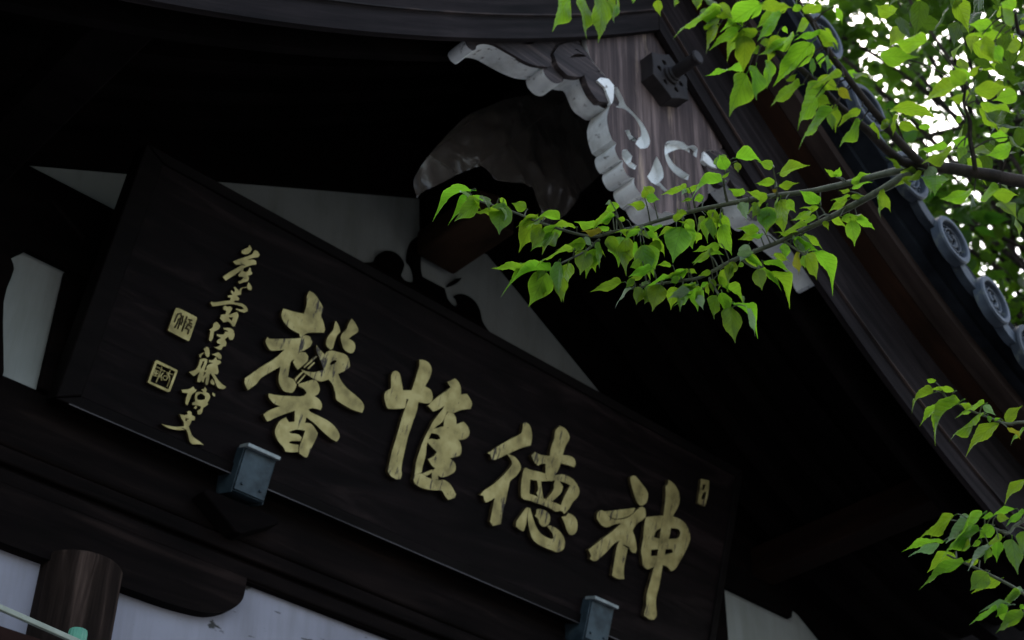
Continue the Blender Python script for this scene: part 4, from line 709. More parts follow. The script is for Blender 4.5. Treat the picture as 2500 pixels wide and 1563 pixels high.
# end tiles down the right verge
def tile_frame(dx):
    z = ZA - drop(dx) + max(0.455, 0.66 - 0.163 * dx)
    return Vector((XC + dx, 1.93, z)), math.atan2(drop(dx + 0.02) - drop(dx - 0.02), 0.04)
TX = [0.300 + 0.1955 * i for i in range(10)]
def tile_mesh():
    R_ = 0.089
    bm = bmesh.new()
    f = lambda x, y, h: Vector((x, -h, y))
    lathe(bm, [(0.0, -0.006), (0.067, -0.006), (0.069, 0.011), (0.072, 0.014), (0.085, 0.014), (R_, 0.008), (R_, -0.022), (0.082, -0.026), (0.050, -0.030), (0.0, -0.03)], f, 40)
    me = bpy.data.meshes.new('end_tile'); bmesh.ops.recalc_face_normals(bm, faces=bm.faces[:]); bm.to_mesh(me); bm.free()
    me.materials.append(M['tile'])
    me.polygons.foreach_set('use_smooth', [True] * len(me.polygons)); me.set_sharp_from_angle(angle=math.radians(30))
    b2 = bmesh.new()
    for i in range(18):
        a = 2 * math.pi * i / 18
        bmesh.ops.create_icosphere(b2, subdivisions=1, radius=0.0056, matrix=Matrix.Translation((0.0565 * math.cos(a), 0.003, 0.0565 * math.sin(a))))
    f2 = lambda x, y, h: Vector((x, -h, y))
    lathe(b2, [(0.0415, -0.006), (0.042, 0.006), (0.0455, 0.006), (0.046, -0.006)], f2, 36)
    for c in range(3):                                   # three commas chasing each other
        path = []
        for i in range(12):
            t = i / 11
            a = 2 * math.pi * c / 3 - 2.3 * t
            r = 0.014 + 0.021 * t ** 0.9
            path.append((Vector((r * math.cos(a), 0.001, r * math.sin(a))), 0.0095 * (1 - t) ** 0.8 + 0.0016))
        tube(b2, path, 6)
    m2 = bpy.data.meshes.new('swirl_relief'); bmesh.ops.recalc_face_normals(b2, faces=b2.faces[:]); b2.to_mesh(m2); b2.free()
    m2.materials.append(M['tile'])
    m2.polygons.foreach_set('use_smooth', [True] * len(m2.polygons))
    return me, m2
TM, TM2 = tile_mesh()
for i, dx in enumerate(TX):
    p, a = tile_frame(dx)
    ob = bpy.data.objects.new('end_tile', TM); COL.objects.link(ob)
    ob.parent = TEMPLE; ob.location = p - Vector((XC, 3.6, 0)); ob.rotation_euler = (random.uniform(-.05, .05), random.uniform(-.5, .5), random.uniform(-.05, .05))
    o2 = bpy.data.objects.new('swirl_relief', TM2); COL.objects.link(o2)
    o2.parent = ob
    if i + 1 < len(TX):                                  # dished tile between two round ends
        q, _ = tile_frame(TX[i + 1])
        bm = bmesh.new()
        d = (q - p); L = d.length; ex = d.normalized(); ez = Vector((-ex.z, 0, ex.x))
        if ez.z < 0: ez = -ez
        up, lo = [], []
        n = 12
        for j in range(n + 1):
            t = -0.02 + 1.04 * j / n
            s = math.sin(math.pi * min(1, max(0, t)))
            up.append((t * L, 0.022 - 0.020 * s)); lo.append((t * L, 0.006 - 0.052 * s))
        prism(bm, up + lo[::-1], [], lambda u, v, w_: p + ex * u + ez * (v - 0.012) + Vector((0, w_, 0)), 0.004, 0.034, 0, 0)
        finish(bm, 'dished_tile', [M['tile']], TEMPLE, 30, 0.003)

# gable wall: plaster with timbers in front
fw = lambda u, v, w_: Vector((u, w_, v))
fs = lambda u, v, w_: Vector((u * 1.0172, w_, 1.6 + (v - 1.6) * 1.0172))
bm = bmesh.new()
prism(bm, [(0.35, 3.72), (4.95, 3.72), (4.95, 4.06), (XC, 5.46), (0.35, 4.28)], [], fw, 3.27, 3.34, 0, 0)
finish(bm, 'gable_plaster', [M['plaster']], TEMPLE)
bm = bmesh.new()
box(bm, (-1.6, 3.30, 0.35), (6.4, 3.36, 3.60))
finish(bm, 'lower_wall', [M['white']], TEMPLE)
# boards that close the gable above the plaster
bm = bmesh.new()
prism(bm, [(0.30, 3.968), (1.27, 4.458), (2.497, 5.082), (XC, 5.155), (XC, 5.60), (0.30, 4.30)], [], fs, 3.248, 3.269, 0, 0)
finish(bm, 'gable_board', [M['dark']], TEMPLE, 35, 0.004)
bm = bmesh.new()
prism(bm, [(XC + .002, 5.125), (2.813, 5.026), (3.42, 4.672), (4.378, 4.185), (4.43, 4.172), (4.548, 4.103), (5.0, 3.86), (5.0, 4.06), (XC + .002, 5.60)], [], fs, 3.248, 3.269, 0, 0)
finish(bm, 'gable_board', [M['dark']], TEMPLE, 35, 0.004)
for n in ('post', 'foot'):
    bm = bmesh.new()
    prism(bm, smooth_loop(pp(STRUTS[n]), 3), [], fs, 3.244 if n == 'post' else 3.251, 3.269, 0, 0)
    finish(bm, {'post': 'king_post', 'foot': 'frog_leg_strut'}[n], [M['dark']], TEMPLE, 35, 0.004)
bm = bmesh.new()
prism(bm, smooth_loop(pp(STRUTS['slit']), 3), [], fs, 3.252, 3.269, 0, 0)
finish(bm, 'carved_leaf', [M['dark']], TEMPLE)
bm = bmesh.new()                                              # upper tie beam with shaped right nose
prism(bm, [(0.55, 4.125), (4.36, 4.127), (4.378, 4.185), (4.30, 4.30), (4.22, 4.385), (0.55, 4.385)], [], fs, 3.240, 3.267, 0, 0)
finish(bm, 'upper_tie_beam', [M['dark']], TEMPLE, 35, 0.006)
boxpart('nose_edge_highlight', (0, 0, 0), (0.13, 0.012, 0.012), M['beam'], TEMPLE, 0.002).matrix_basis = Matrix.Translation(Vector((1.232, 3.175, 4.296)) - Vector((XC, 3.6, 0))) @ Matrix.Rotation(0.54, 4, 'Y')  # thin strip added to draw the highlight on a beam-nose edge
for s in (-1, 1):                                             # short posts and bracket noses either side of the plaque
    x0, x1 = (1.312, 1.64) if s < 0 else (3.66, 3.98)
    boxpart('short_post', (1.347 if s < 0 else x0 * 1.0172, 3.242, 3.785), (x1 * 1.0172, 3.268, 4.166), M['dark'], TEMPLE)
    nose = [(1.165, 4.074), (1.184, 4.042), (1.179, 3.934), (1.222, 3.746), (1.222, 3.73), (0.55, 3.73), (0.55, 4.135), (1.205, 4.123)]
    if s > 0:
        nose = [(2 * 2.70 - x, z) for x, z in nose]
        continue
    bm = bmesh.new()
    prism(bm, smooth_loop(nose, 3), [], fs, 3.236, 3.268, 0, 0)
    finish(bm, 'bracket_nose', [M['dark']], TEMPLE, 35, 0.004)
boxpart('beam_backing', (-1.6, 3.276, 3.497), (6.4, 3.2965, 3.79), M['dark'], TEMPLE, 0)
# the deep beam under the plaque, in three courses
boxpart('wall_beam', (-1.6, 3.264, 3.603), (6.4, 3.297, 3.792), M['beam'], TEMPLE, 0.012)
boxpart('wall_beam', (-1.6, 3.256, 3.552), (6.4, 3.296, 3.595), M['beam'], TEMPLE, 0.006)
boxpart('wall_beam', (-1.6, 3.268, 3.500), (6.4, 3.295, 3.543), M['beam'], TEMPLE, 0.006)
boxpart('lower_tie_beam', (-1.6, 3.24, 2.96), (6.4, 3.298, 3.138), M['redbeam'], TEMPLE, 0.006)
arm = [(1.690, 3.348), (1.820, 3.349), (1.912, 3.357), (1.957, 3.368), (2.002, 3.393), (2.027, 3.419), (2.038, 3.445), (2.041, 3.499)]
for cx in (1.578, 3.745):
    off = cx - 1.578
    half = [(x + off, z) for x, z in arm]
    other = [(2 * cx - x, z) for x, z in half][::-1]
    bm = bmesh.new()
    prism(bm, smooth_loop(other + half, 3, 40), [], fw, 3.262, 3.298, 0, 0)
    finish(bm, 'bracket_arm', [M['beam']], TEMPLE, 30, 0.003)
    bm = bmesh.new()
    lathe(bm, [(0.0, 0.0), (0.104, 0.0), (0.104, 3.368), (0.100, 3.374), (0.0, 3.374)], lambda x, y, h: Vector((cx + x, 3.296 + y, h)), 40)
    finish(bm, 'pillar', [M['post']], TEMPLE, 40)
# main hall behind the porch keeps the inside dark
bm = bmesh.new()
box(bm, (-6.0, 6.9, 0.0), (18.0, 7.0, 9.0))
box(bm, (-6.5, 6.3, 9.01), (18.5, 10.0, 9.25))
finish(bm, 'hall_wall', [M['dark']], TEMPLE)
for x in (-1.6, 6.3):
    boxpart('side_wall', (x, 3.37, 0.0), (x + 0.1, 6.88, 3.9), M['dark'], TEMPLE)

# ---- carved pendant under the peak
fp = lambda u, v, w_: Vector((XC + u, w_, v))
def pend(name, key, y0, y1, mats, parent, mirror=False, bev=0.004, extra=()):
    o, hs_ = PENDANT[key]
    hs_ = list(hs_) + list(extra)
    o = smooth_loop(pp(o), 4, 48); hs_ = [smooth_loop(pp(h), 4, 48) for h in hs_]
    if mirror:
        o = [(-x + 0.004, z) for x, z in o]; hs_ = [[(-x + 0.004, z) for x, z in h] for h in hs_]
    bm = bmesh.new()
    prism(bm, o, hs_, fp, y0, y1, 0, 1)
    return finish(bm, name, mats, parent, 35, bev)
PEN = pend('gable_pendant', 'body', 2.235, 2.316, [M['pendant'], M['chalk']], TEMPLE, False, 0.004, PENDANT_SCROLLS[:5])
PEN['label'] = 'carved gable pendant with white painted edges'
PINV[PEN.name] = Matrix.Identity(4)
for mir in (False, True):
    pend('carved_arm', 'armL', 2.252, 2.322, [M['carve'], M['chalk']], PEN, mir)
    pend('carved_wave', 'waveL', 2.244, 2.256, [M['carve'], M['carve']], PEN, mir, 0.003)
    pend('carved_scroll', 'scrollL', 2.236, 2.256, [M['carve'], M['carve']], PEN, mir, 0.003)
    pend('carved_lobe', 'lobeL', 2.233, 2.256, [M['carve'], M['carve']], PEN, mir, 0.003)
for i, s in enumerate(PENDANT_SCROLLS):
    bm = bmesh.new()
    o = smooth_loop(pp(s), 4, 45)
    if i < 5:                                            # painted floor of the sunk scroll
        cx_ = sum(p[0] for p in o) / len(o); cz_ = sum(p[1] for p in o) / len(o)
        prism(bm, [(cx_ + (a - cx_) * 1.03, cz_ + (b_ - cz_) * 1.03) for a, b_ in o], [], fp, 2.259, 2.30, 0, 0)
    else:
        prism(bm, o, [], fp, 2.226, 2.240, 0, 0)
    finish(bm, 'white_scroll', [M['chalk']], PEN, 35, 0.004)
# six sided boss with heart holes and a long peg
HC = Vector((2.652, 2.233, 5.033))
bm = bmesh.new()
hexo = []
for i in range(6):
    a = math.radians(60 * i + 30)
    b_ = math.radians(60 * i + 60)
    hexo += [(0.094 * math.cos(a), 0.094 * math.sin(a))]
    hexo += [(0.078 * math.cos(b_), 0.078 * math.sin(b_))]
holes = []
for i in range(6):
    a = math.radians(60 * i)
    c = (0.047 * math.cos(a), 0.047 * math.sin(a))
    holes.append([(c[0] + 0.0095 * math.cos(t) * (1 + 0.25 * math.cos(t - a)), c[1] + 0.0095 * math.sin(t)) for t in [2 * math.pi * j / 12 for j in range(12)]])
prism(bm, hexo, holes, lambda u, v, w_: HC + Vector((u, w_, v)), -0.048, 0.004, 0, 0)
finish(bm, 'hexagonal_boss', [M['boss']], PEN, 30, 0.003)
bm = bmesh.new()
lathe(bm, [(0.0, 0.03), (0.030, 0.03), (0.031, 0.056), (0.025, 0.060), (0.025, 0.066), (0.020, 0.070), (0.0195, 0.145), (0.023, 0.150), (0.024, 0.158), (0.021, 0.163), (0.0, 0.163)], lambda x, y, h: HC + Vector((x, -h, y)), 24)
finish(bm, 'peg', [M['boss']], PEN, 35)

# ---- clear plastic sheet wrapped round the beam nose
bm = bmesh.new()
KS = 2.66 / 2.85
vs = [bm.verts.new((p[0] * KS, 2.66, 1.6 + (p[1] - 1.6) * KS)) for p in smooth_loop(pp(SHEET), 3, 40)]
for tri in tessellate_polygon([[v.co.xzy for v in vs]]):
    bm.faces.new([vs[i] for i in tri])
for _ in range(7):
    es = [e for e in bm.edges if e.calc_length() > 0.022]
    if not es: break
    bmesh.ops.subdivide_edges(bm, edges=es, cuts=1)
    bmesh.ops.triangulate(bm, faces=[f_ for f_ in bm.faces if len(f_.verts) > 3])
cx_, cz_ = 2.46, 4.78
for v in bm.verts:
    p = v.co
    r = math.hypot((p.x - cx_) / 0.32, (p.z - cz_) / 0.28)
    bulge = 0.07 * max(0, 1 - min(1, r) ** 2) + 0.30 * (p.z - cz_)
    q = Vector((p.x * 5, p.z * 3.0, 0.3))
    cr = abs(noise.noise(q)) * 0.06 + abs(noise.noise(q * 2.3 + Vector((4, 1, 0)))) * 0.035 + noise.noise(q * 6) * 0.010
    v.co.y = 2.66 - bulge + cr
me = bpy.data.meshes.new('plastic_sheet'); bm.to_mesh(me); bm.free()
SH = link('plastic_sheet', me, [M['sheet']], None, 60)
tag(SH, 'crumpled clear plastic sheet wrapped under the gable peak behind the pendant', 'plastic sheet')
bm = bmesh.new()
prism(bm, [(-0.085, 0.0), (0.085, 0.0), (0.085, 0.10), (0.0, 0.13), (-0.085, 0.10)], [], lambda u, v, w_: Vector((XC - 0.03 + u, w_, 4.87 + v)), 2.93, 3.24, 0, 0)
finish(bm, 'beam_nose', [M['nose']], TEMPLE, 35, 0.01)

# ------------------------------------------------------------------ the plaque
PO = Vector((1.41, 3.2, 3.7499))
PLQ = thing('name_plaque', 'large dark wooden plaque with raised gold calligraphy under the gable', 'plaque', PO, None, False)
PLQ.rotation_euler = (math.radians(17.19), 0, 0)
fl = lambda u, v, w_: Vector((u, w_, v))                      # plaque space: u right, v up, -y outward
PW, PH = 2.462, 0.752
bm = bmesh.new()
prism(bm, [(0.03, 0.025), (PW - 0.03, 0.025), (PW - 0.03, PH - 0.03), (0.03, PH - 0.03)], [], fl, 0.004, 0.058, 0, 0)
finish(bm, 'board', [M['board']], PLQ, 30)
for nm, a in (('frame_rail', [(-0.034, -0.006), (PW, -0.006), (PW - 0.032, 0.026), (0.032, 0.026)]), ('frame_rail', [(-0.034, PH), (0.032, PH - 0.032), (PW - 0.032, PH - 0.032), (PW, PH)]),
              ('frame_stile', [(-0.034, -0.0045), (0.0305, 0.0270), (0.0305, PH - 0.0330), (-0.034, PH - 0.0015)]), ('frame_stile', [(PW, -0.004), (PW, PH - 0.002), (PW - 0.0305, PH - 0.0335), (PW - 0.0305, 0.0275)])):
    bm = bmesh.new()
    prism(bm, a, [], fl, -0.003, 0.064, 0, 0)
    finish(bm, nm, [M['frame']], PLQ, 30, 0.004)
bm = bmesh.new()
box(bm, (0.004, -0.0052, -0.0085), (PW - 0.004, -0.0005, -0.0045))  # thin strip added as a painted highlight under the lower rail
finish(bm, 'frame_highlight_strip', [M['frameglint']], PLQ, 30, 0.0015)
CHN = {'xin': ('character', 'gold raised character reading xin, fragrant'), 'wei': ('character', 'gold raised character reading wei, only'), 'de': ('character', 'gold raised character reading de, virtue'), 'shen': ('character', 'gold raised character reading shen, spirit'),
       'sealA': ('square_seal', 'solid gold square seal'), 'sealB': ('square_seal', 'outlined gold square seal'), 'tag': ('oblong_seal', 'small oblong gold seal in upper right corner')}
for key, polys in GLYPHS.items():
    bm = bmesh.new()
    for i, (o, hs_, lv) in enumerate(polys):
        big = key in ('xin', 'wei', 'de', 'shen')
        o = smooth_loop(pp(o, 1e-4), 3 if big else 2, 55)
        hs_ = [smooth_loop(pp(h, 1e-4), 3, 55) for h in hs_]
        t = (0.0125 if big else 0.009) + 0.0012 * lv + 0.00013 * i
        prism(bm, o, hs_, fl, -t, 0.002, 0, 1)
    nm, lab = CHN.get(key, ('signature_character', None))
    ob = finish(bm, nm, [M['goldworn'] if key == 'tag' else M['gold'] if big else M['goldclean'], M['goldside']], PLQ, 35, 0.0032 if key in ('xin', 'wei', 'de', 'shen') else 0.0012)
    if lab: ob['label'] = lab
    if key in ('sealA', 'sealB'):
        b2 = bmesh.new()
        for s in (SEAL_CUTS if key == 'sealA' else SEAL_LINES):
            P_ = pp(s, 1e-4)
            y = -0.0098 if key == 'sealA' else -0.003
            tube(b2, [(Vector((a, y, b)), 0.0022 if key == 'sealA' else 0.0020) for a, b in P_], 6)
        o2 = finish(b2, 'seal_script', [M['goldside'] if key == 'sealA' else M['gold']], ob, 60)
bm = bmesh.new()
prism(bm, [(2.2555, 0.655), (2.29, 0.655), (2.29, 0.735), (2.2555, 0.735)], [], fl, 0.0, 0.004, 0, 0)
bm.free()

# copper clips that carry the plaque
fm = Matrix.Translation(PO) @ Matrix.Rotation(math.radians(17.19), 4, 'X')
for i, (u0, v0, v1) in enumerate(((0.500, -0.052, 0.078), (1.838, -0.052, 0.083))):
    B = thing('plaque_clip', ('blue-green copper clip under the plaque nearest the signature', 'blue-green copper clip under the right end of the plaque')[i], 'bracket', fm @ Vector((u0 + .05, 0.03, v0)), 'copper clips holding the plaque')
    W_ = 0.104
    def cb(nm, a, b, bev=0.002):
        bm = bmesh.new(); box(bm, a, b, 0, fm); return finish(bm, nm, [M['copper']], B, 30, bev)
    cb('front_plate', (u0 + 0.003, -0.038, v0), (u0 + W_ - 0.003, -0.034, v1 - 0.006))
    cb('top_lip', (u0 - 0.002, -0.054, v1 - 0.011), (u0 + W_ + 0.002, -0.006, v1)).data.materials[0] = M['lip']
    cb('side_plate', (u0 - 0.001, -0.034, v0 - 0.01), (u0 + 0.003, 0.07, v1 - 0.007))
    cb('side_plate', (u0 + W_ - 0.003, -0.034, v0 - 0.01), (u0 + W_ + 0.001, 0.07, v1 - 0.007))
    cb('sole_plate', (u0 + 0.004, -0.034, v0 - 0.004), (u0 + W_ - 0.004, 0.07, v0 - 0.0005))
    for du in (0.022, W_ - 0.022):
        bm = bmesh.new()
        lathe(bm, [(0.0, 0.0455), (0.0038, 0.0445), (0.0052, 0.0385), (0.0052, 0.037)], lambda x, y, h: fm @ Vector((u0 + du + x, -h + 0.002, v0 + 0.022 + y)), 12)
        finish(bm, 'rivet', [M['copper']], B, 60)
    bm = bmesh.new()
    cxx = PO.x + u0 + 0.052
    prism(bm, [(cxx - 0.125, 3.66), (cxx - 0.115, 3.675), (cxx + 0.115, 3.675), (cxx + 0.125, 3.66), (cxx + 0.012, 3.585), (cxx - 0.012, 3.585)], [], fw, 3.205, 3.263, 0, 0)
    finish(bm, 'corbel', [M['dark']], B, 30, 0.004)

# ------------------------------------------------------------------ green capped post, bottom left
PX = Vector(POST_XYZ)
POST = thing('capped_post', 'slim pale green plastic post with ribbed green cap and pale crossbar', 'post', (PX.x, PX.y, 0))
def off(x, y, h): return Vector((PX.x + x, PX.y + y, h))
zc = PX.z
bm = bmesh.new()
lathe(bm, [(0.0, 0.0), (0.0125, 0.0), (0.0125, zc - 0.002), (0.0, zc - 0.002)], off, 24)
finish(bm, 'pole', [M['teal']], POST, 40)
bm = bmesh.new()
nr = 60
prof = [(0.0158, zc - 0.006), (0.0160, zc - 0.004), (0.0160, zc + 0.014), (0.0148, zc + 0.0185), (0.012, zc + 0.020), (0.0, zc + 0.0205)]
R = []
for j, (r, h) in enumerate(prof):
    if r == 0: R.append([bm.verts.new(off(0, 0, h))] * nr); continue
    R.append([bm.verts.new(off((r + (0.0007 if (i % 4) < 2 and j < 4 else 0)) * math.cos(2 * math.pi * i / nr), (r + (0.0007 if (i % 4) < 2 and j < 4 else 0)) * math.sin(2 * math.pi * i / nr), h)) for i in range(nr)])
for A, B_ in zip(R, R[1:]):
    for i in range(nr):
        q = list(dict.fromkeys([A[i], A[(i + 1) % nr], B_[(i + 1) % nr], B_[i]]))
        if len(q) > 2: bm.faces.new(q)
finish(bm, 'ribbed_cap', [M['green']], POST, 25)
bm = bmesh.new()
d = Vector((BAR_DIR[0], BAR_DIR[1], 0)); n_ = Vector((-d.y, d.x, 0))
Mb = Matrix(((d.x, n_.x, 0, PX.x), (d.y, n_.y, 0, PX.y), (0, 0, 1, zc), (0, 0, 0, 1)))
box(bm, (-1.6, -0.024, -0.017), (-0.009, -0.016, -0.0075), 0, Mb)
finish(bm, 'crossbar', [M['bar']], POST, 30, 0.0012)

# ------------------------------------------------------------------ leaves
def leaf_mesh(name, droop, fold, curl, wav, seed, mt, rows=22, stem=True):
    rnd = random.Random(seed)
    prof = [(0, 0.03), (0.02, 0.16), (0.06, 0.31), (0.12, 0.415), (0.20, 0.48), (0.29, 0.50), (0.38, 0.48), (0.47, 0.43), (0.55, 0.36), (0.62, 0.28), (0.68, 0.205), (0.74, 0.138), (0.80, 0.086), (0.86, 0.052), (0.92, 0.030), (0.96, 0.018), (1.0, 0.004)]
    def hw(t):
        for (a, b), (c, d_) in zip(prof, prof[1:]):
            if t <= c: return b + (d_ - b) * (t - a) / (c - a)
        return 0.004
    bm = bmesh.new()
    uvl = bm.loops.layers.uv.new('UVMap')
    edl = bm.loops.layers.uv.new('EDGE')
    cols = [-1, -0.75, -0.5, -0.25, 0, 0.25, 0.5, 0.75, 1]
    ph = rnd.uniform(0, 6)
    lob = rnd.uniform(-0.07, 0.07)
    R = []
    for i in range(rows + 1):
        t = (i / rows)
        row = []
        for c in cols:
            x = c * hw(t) * (1 + (0.05 * math.sin(15 * t + ph + c) if abs(c) > .9 else 0)) + lob * math.sin(math.pi * t) * 0.5
            yy = t - 0.035 * (abs(c) ** 2) * (1 if t < 0.15 else 0) * (1 - t / 0.15 if t < 0.15 else 0)
            ax = abs(c) * hw(t)
            z = 0.05 * lob * c * math.sin(5 * t + ph) * 10 * hw(t) + fold * ax - droop * ((t - 0.25) ** 2 if t > 0.25 else 0.6 * (t - 0.25) ** 2) - curl * ax * ax + wav * math.sin(9 * t + ph + (1.5 if c > 0 else 0)) * ax + 0.012 * math.sin(44 * (t - 0.75 * ax)) * min(1, ax * 5)
            row.append((bm.verts.new((x, yy, z)), (0.5 + c * hw(t), t), (c, t)))
        R.append(row)
    for A, B_ in zip(R, R[1:]):
        for j in range(len(cols) - 1):
            q = [A[j], A[j + 1], B_[j + 1], B_[j]]
            fc = bm.faces.new([v for v, _, _ in q])
            for lp, (_, uv, ed) in zip(fc.loops, q):
                lp[uvl].uv = uv
                lp[edl].uv = ed
    if stem:
        z0 = -droop * 0.6 * 0.0625
        tube(bm, [(Vector((0, -0.15, z0 - 0.01)), 0.013), (Vector((0, -0.07, z0 + 0.004)), 0.011), (Vector((0, 0.04, z0)), 0.009)], 5, False)
    me = bpy.data.meshes.new(name)
    bm.to_mesh(me); bm.free()
    me.materials.append(mt)
    me.polygons.foreach_set('use_smooth', [True] * len(me.polygons))
    return me
SHAPES = [(0.12, 0.14, 0.10, 0.08), (0.28, 0.20, 0.25, 0.12), (0.10, 0.06, 0.35, 0.14), (0.38, 0.16, 0.2, 0.10), (0.20, 0.30, 0.35, 0.10), (-0.1, 0.10, 0.20, 0.18), (0.25, 0.05, 0.55, 0.16)]
LMESH = {}
for st in ('n', 'g', 'd', 'y'):
    LMESH[st] = [leaf_mesh('leaf', *s, i * 7 + 1, LM[st]) for i, s in enumerate(SHAPES)]
LMESH['a'] = [leaf_mesh('leaf', 1.0, 0.35, 0.1, 0.1, 3, LM['n']), leaf_mesh('leaf', 0.8, 0.45, 0.2, 0.15, 9, LM['n'])]

def leaf_matrix(B, T, S, rnd):
    ax = T - B
    nz = S.cross(ax)
    if nz.z < 0: S = -S; nz = -nz
    L = ax.length
    nz = nz.normalized() * L * 0.9
    return Matrix(((1.95 * S.x, ax.x, nz.x, B.x), (1.95 * S.y, ax.y, nz.y, B.y), (1.95 * S.z, ax.z, nz.z, B.z), (0, 0, 0, 1)))

tx, ty = TRUNK_XY
TREE = thing('broadleaf_tree', 'young broadleaf tree whose leafy branches hang across the gable', 'tree', (tx, ty, 0))
bm = bmesh.new()
tube(bm, [(Vector((tx + 0.16, ty - 0.10, 0)), 0.12), (Vector((tx + 0.11, ty - 0.07, 0.4)), 0.085), (Vector((tx + 0.04, ty - 0.02, 1.4)), 0.07), (Vector((tx, ty, 2.3)), 0.06), (Vector((tx - 0.01, ty, 3.0)), 0.045), (Vector((tx + 0.05, ty - 0.05, 3.8)), 0.03), (Vector((tx + 0.12, ty - 0.12, 4.7)), 0.012)], 14)
finish(bm, 'trunk', [M['bark']], TREE, 60)
def spline(path, n=4):
    out = []
    for i in range(len(path) - 1):
        p0, p1, p2, p3 = path[max(i - 1, 0)], path[i], path[i + 1], path[min(i + 2, len(path) - 1)]
        for j in range(n):
            t = j / n
            p = 0.5 * ((2 * p1[0]) + (p2[0] - p0[0]) * t + (2 * p0[0] - 5 * p1[0] + 4 * p2[0] - p3[0]) * t * t + (3 * p1[0] - p0[0] - 3 * p2[0] + p3[0]) * t ** 3)
            out.append((p, p1[1] + (p2[1] - p1[1]) * t))
    out.append(path[-1])
    return out
rl = random.Random(4)
for key, tubes, lvs in BRANCHES:
    bm = bmesh.new()
    for tb in tubes.split(';'):
        path = []
        for q in tb.split():
            a = [float(v) for v in q.split(',')]
            path.append((Vector(a[:3]) * 0.001, a[3] * 1e-4))
        big = path[0][1] > 0.004
        sp = spline(path, 4)
        if len(path) > 4:                                    # small knots and kinks
            sp = [(p + Vector((noise.noise(p * 9), noise.noise(p * 9 + Vector((5, 0, 0))), noise.noise(p * 9 + Vector((0, 7, 0))))) * 0.004, r * (1 + 0.12 * noise.noise(p * 40))) for p, r in sp]
        tube(bm, sp, 8 if big else 5)
    br = finish(bm, 'branch', [M['bark'] if key in ('M', 'C', 'D') else M['twig']], TREE, 60)
    if not lvs: continue
    for rec in lvs.split(';'):
        st, *num = rec.split(',')
        if st in 'gd' and rl.random() < 0.65: st = 'n'
        v = [float(x) * 0.001 for x in num]
        ob = bpy.data.objects.new('leaf', rl.choice(LMESH[st]))
        COL.objects.link(ob)
        ob.parent = br
        ob.matrix_basis = leaf_matrix(Vector(v[0:3]), Vector(v[3:6]), Vector(v[6:9]), rl)

def leaf_cloud(name, pts, size, mt, parent, seed, down=0.5):
    """many leaves as one mesh: folded pointed blades"""
    rnd = random.Random(seed)
    V, F, UV = [], [], []
    for p in pts:
        L = size * rnd.uniform(0.65, 1.25)
        th = rnd.uniform(0, 2 * math.pi)
        ax = Vector((math.cos(th), math.sin(th), -rnd.uniform(0, 2 * down))).normalized()
        s = ax.cross(Vector((rnd.gauss(0, .45), rnd.gauss(0, .45), 1))).normalized()
        n = s.cross(ax)
        W = L * 0.31
        k = len(V)
        V += [p, p + ax * L * .22 + s * W * .85 + n * L * .07, p + ax * L * .5 + s * W * .85 + n * L * .06, p + ax * L - n * L * .12,
              p + ax * L * .5 - s * W * .85 + n * L * .06, p + ax * L * .22 - s * W * .85 + n * L * .07, p + ax * L * .5]
        F += [(k, k + 1, k + 2, k + 6), (k + 6, k + 2, k + 3), (k, k + 6, k + 4, k + 5), (k + 6, k + 3, k + 4)]
        u = [(.5, 0), (.95, .22), (.9, .5), (.5, 1), (.1, .5), (.05, .22), (.5, .5)]
        for f_ in ((0, 1, 2, 6), (6, 2, 3), (0, 6, 4, 5), (6, 3, 4)): UV += [u[i] for i in f_]
    me = bpy.data.meshes.new(name)
    me.from_pydata([v[:] for v in V], [], F)
    ul = me.uv_layers.new(name='UVMap')
    ul.data.foreach_set('uv', [c for uv in UV for c in uv])
    me.polygons.foreach_set('use_smooth', [True] * len(me.polygons))
    ob = link(name, me, [mt], parent)
    ob['kind'] = 'stuff'
    return ob

# more leaves, out of focus towards its top
CAMP = Vector((0, 0, 1.6))
def dirv(px, py):
    d = Vector(((px - 1209) / 3664, (py - 756) / 3664, 1))
    Rm = Matrix(CAM_ROT)
    return Rm @ Vector((d.x, -d.y, -1))
rf = random.Random(21)
ex = []
while len(ex) < 130:
    u, v, dz = rf.uniform(2090, 2520), rf.uniform(-80, 520), rf.uniform(2.7, 3.9)
    if u < 2260 and v > 70: continue
    if rf.random() < 0.35 and v > 150: continue
    ex.append(CAMP + dirv(u, v) * dz)
def fine_leaves(name, recs, meshes, mts, parent, rnd):
    V, F, UV, MI = [], [], [], []
    for B, T, S, mi in recs:
        src = rnd.choice(meshes)
        mx = leaf_matrix(B, T, S, rnd)
        k = len(V)
        V += [(mx @ v.co)[:] for v in src.vertices]
        ul = src.uv_layers[0].data
        for p in src.polygons:
            F.append([k + i for i in p.vertices]); MI.append(mi)
            for li in p.loop_indices: UV += ul[li].uv[:]
    me = bpy.data.meshes.new(name)
    me.from_pydata(V, [], F)
    u = me.uv_layers.new(name='UVMap'); u.data.foreach_set('uv', UV)
    me.polygons.foreach_set('use_smooth', [True] * len(F))
    me.polygons.foreach_set('material_index', MI)
    ob = link(name, me, mts, parent)
    ob['kind'] = 'stuff'
    return ob
def hang(p, L, rnd, flat=0.9):
    th = rnd.uniform(0, 2 * math.pi)
    ax = Vector((math.cos(th), math.sin(th), -rnd.uniform(0.1, 2.2))).normalized()
    sd_ = ax.cross(Vector((rnd.gauss(0, .5), rnd.gauss(0, .5), 1))).normalized()
    return (p, p + ax * L, sd_ * L * 0.30)
recs = [hang(p, rf.uniform(0.040, 0.068), rf) + (rf.choice((0, 0, 1)),) for p in ex]
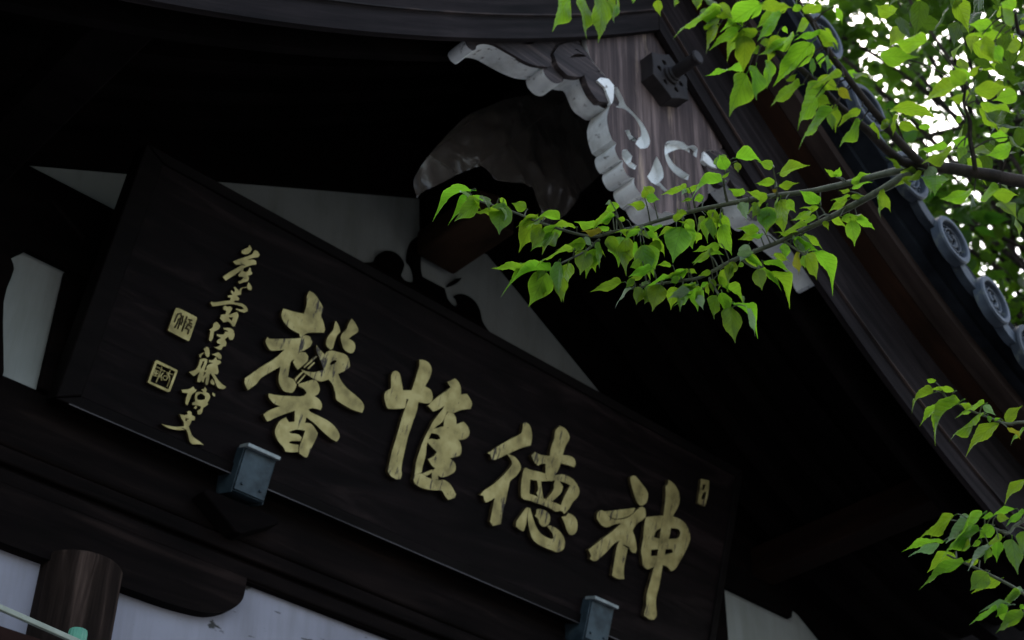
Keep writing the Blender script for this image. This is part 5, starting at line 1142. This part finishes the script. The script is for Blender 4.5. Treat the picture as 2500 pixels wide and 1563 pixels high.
for key, tubes, lvs in BRANCHES:
    if key not in ('A', 'A2', 'B', 'B2', 'D', 'C'): continue
    tb = tubes.split(';')
    for q in tb:
        P_ = [Vector([float(x) for x in a.split(',')[:3]]) * 0.001 for a in q.split()]
        if len(P_) < 5: continue
        for i in range(1 if key not in ('A', 'B') else 3, len(P_) - 1):
            for _ in range(2 if key in ('A', 'B', 'A2') else 1):
                t = rf.random()
                p = P_[i].lerp(P_[i + 1], t) + Vector((rf.gauss(0, .012), rf.gauss(0, .012), rf.gauss(-.012, .012)))
                recs.append(hang(p, rf.uniform(0.022, 0.045), rf) + (rf.choice((2, 2, 2, 2, 2, 2, 2, 3)),))
fine_leaves('foliage', recs, LMESH['n'], [LM['far'], LM['n'], LM['n'], LM['g']], TREE, rf)

def tree(name, label, base, height, crown_c, crown_r, nclump, nleaf, size, mt, seed, lead):
    rnd = random.Random(seed)
    T = thing(name, label, 'tree', base, 'trees beyond the temple roof')
    bm = bmesh.new()
    b0 = Vector(base); c0 = Vector(crown_c)
    tube(bm, [(b0, 0.04 * height ** .8), (b0 + (c0 - b0) * 0.3 + Vector((.1, .05, 0)), 0.027 * height ** .8), (b0 + (c0 - b0) * 0.65, 0.016 * height ** .8), (c0 + Vector((0, 0, crown_r[2] * .5)), 0.004 * height ** .8)], 12)
    finish(bm, 'trunk', [M['bark']], T, 60)
    cl = []
    for i in range(nclump):
        while True:
            q = Vector((rnd.uniform(-1, 1), rnd.uniform(-1, 1), rnd.uniform(-1, 1)))
            if 0.25 < q.length < 1: break
        c = c0 + Vector((q.x * crown_r[0], q.y * crown_r[1], q.z * crown_r[2]))
        cl.append(c)
        a = b0 + (c0 - b0) * rnd.uniform(0.55, 1.0)
        bm = bmesh.new()
        mid = a.lerp(c, 0.5) + Vector((rnd.uniform(-.2, .2), rnd.uniform(-.2, .2), rnd.uniform(0, .3)))
        r0 = 0.0045 * height ** .7
        tube(bm, spline([(a, r0), (mid, r0 * .7), (c, r0 * .25)], 3), 6)
        finish(bm, 'branch', [M['bark']], T, 60)
    pts = []
    per = nleaf // nclump
    for c in cl:
        rr = rnd.uniform(0.6, 1.1) * min(crown_r) * 0.25
        for _ in range(per):
            q = Vector((rnd.gauss(0, .5), rnd.gauss(0, .5), rnd.gauss(0, .38)))
            pts.append(c + q * rr)
    if lead:                                                  # nearest leaves in view are leaves of their own
        Rm = Matrix(CAM_ROT)
        def vis(p):
            d = Rm.transposed() @ (p - CAMP)
            if d.z > -0.1: return 9e9
            u, v = d.x / -d.z * 3664 + 1209, -d.y / -d.z * 3664 + 756
            return -d.z if (-10 < v < 860 and u < 2430) else 9e9
        pts.sort(key=vis)
        ms = [leaf_mesh('leaf', *SHAPES[i % 7], seed + i, mt, 8, False) for i in range(5)]
        for p in pts[:lead]:
            L = size * rnd.uniform(0.8, 1.3)
            th = rnd.uniform(0, 2 * math.pi)
            ax = Vector((math.cos(th), math.sin(th), -rnd.uniform(0, .9))).normalized()
            s = ax.cross(Vector((rnd.gauss(0, .45), rnd.gauss(0, .45), 1))).normalized()
            ob = bpy.data.objects.new('leaf', rnd.choice(ms)); COL.objects.link(ob)
            ob.parent = T
            ob.matrix_basis = PINV[T.name] @ leaf_matrix(p, p + ax * L, s * L * 0.31, rnd)
        pts = pts[lead:]
    leaf_cloud('foliage', pts, size, mt, T, seed + 1)
    return T

tree('leafy_tree', 'dense green tree rising behind the tiled roof edge at upper right', (11.5, 2.6, 0), 11, (8.4, 4.0, 9.9), (2.7, 2.9, 3.0), 84, 21000, 0.135, LM['far'], 31, 290)
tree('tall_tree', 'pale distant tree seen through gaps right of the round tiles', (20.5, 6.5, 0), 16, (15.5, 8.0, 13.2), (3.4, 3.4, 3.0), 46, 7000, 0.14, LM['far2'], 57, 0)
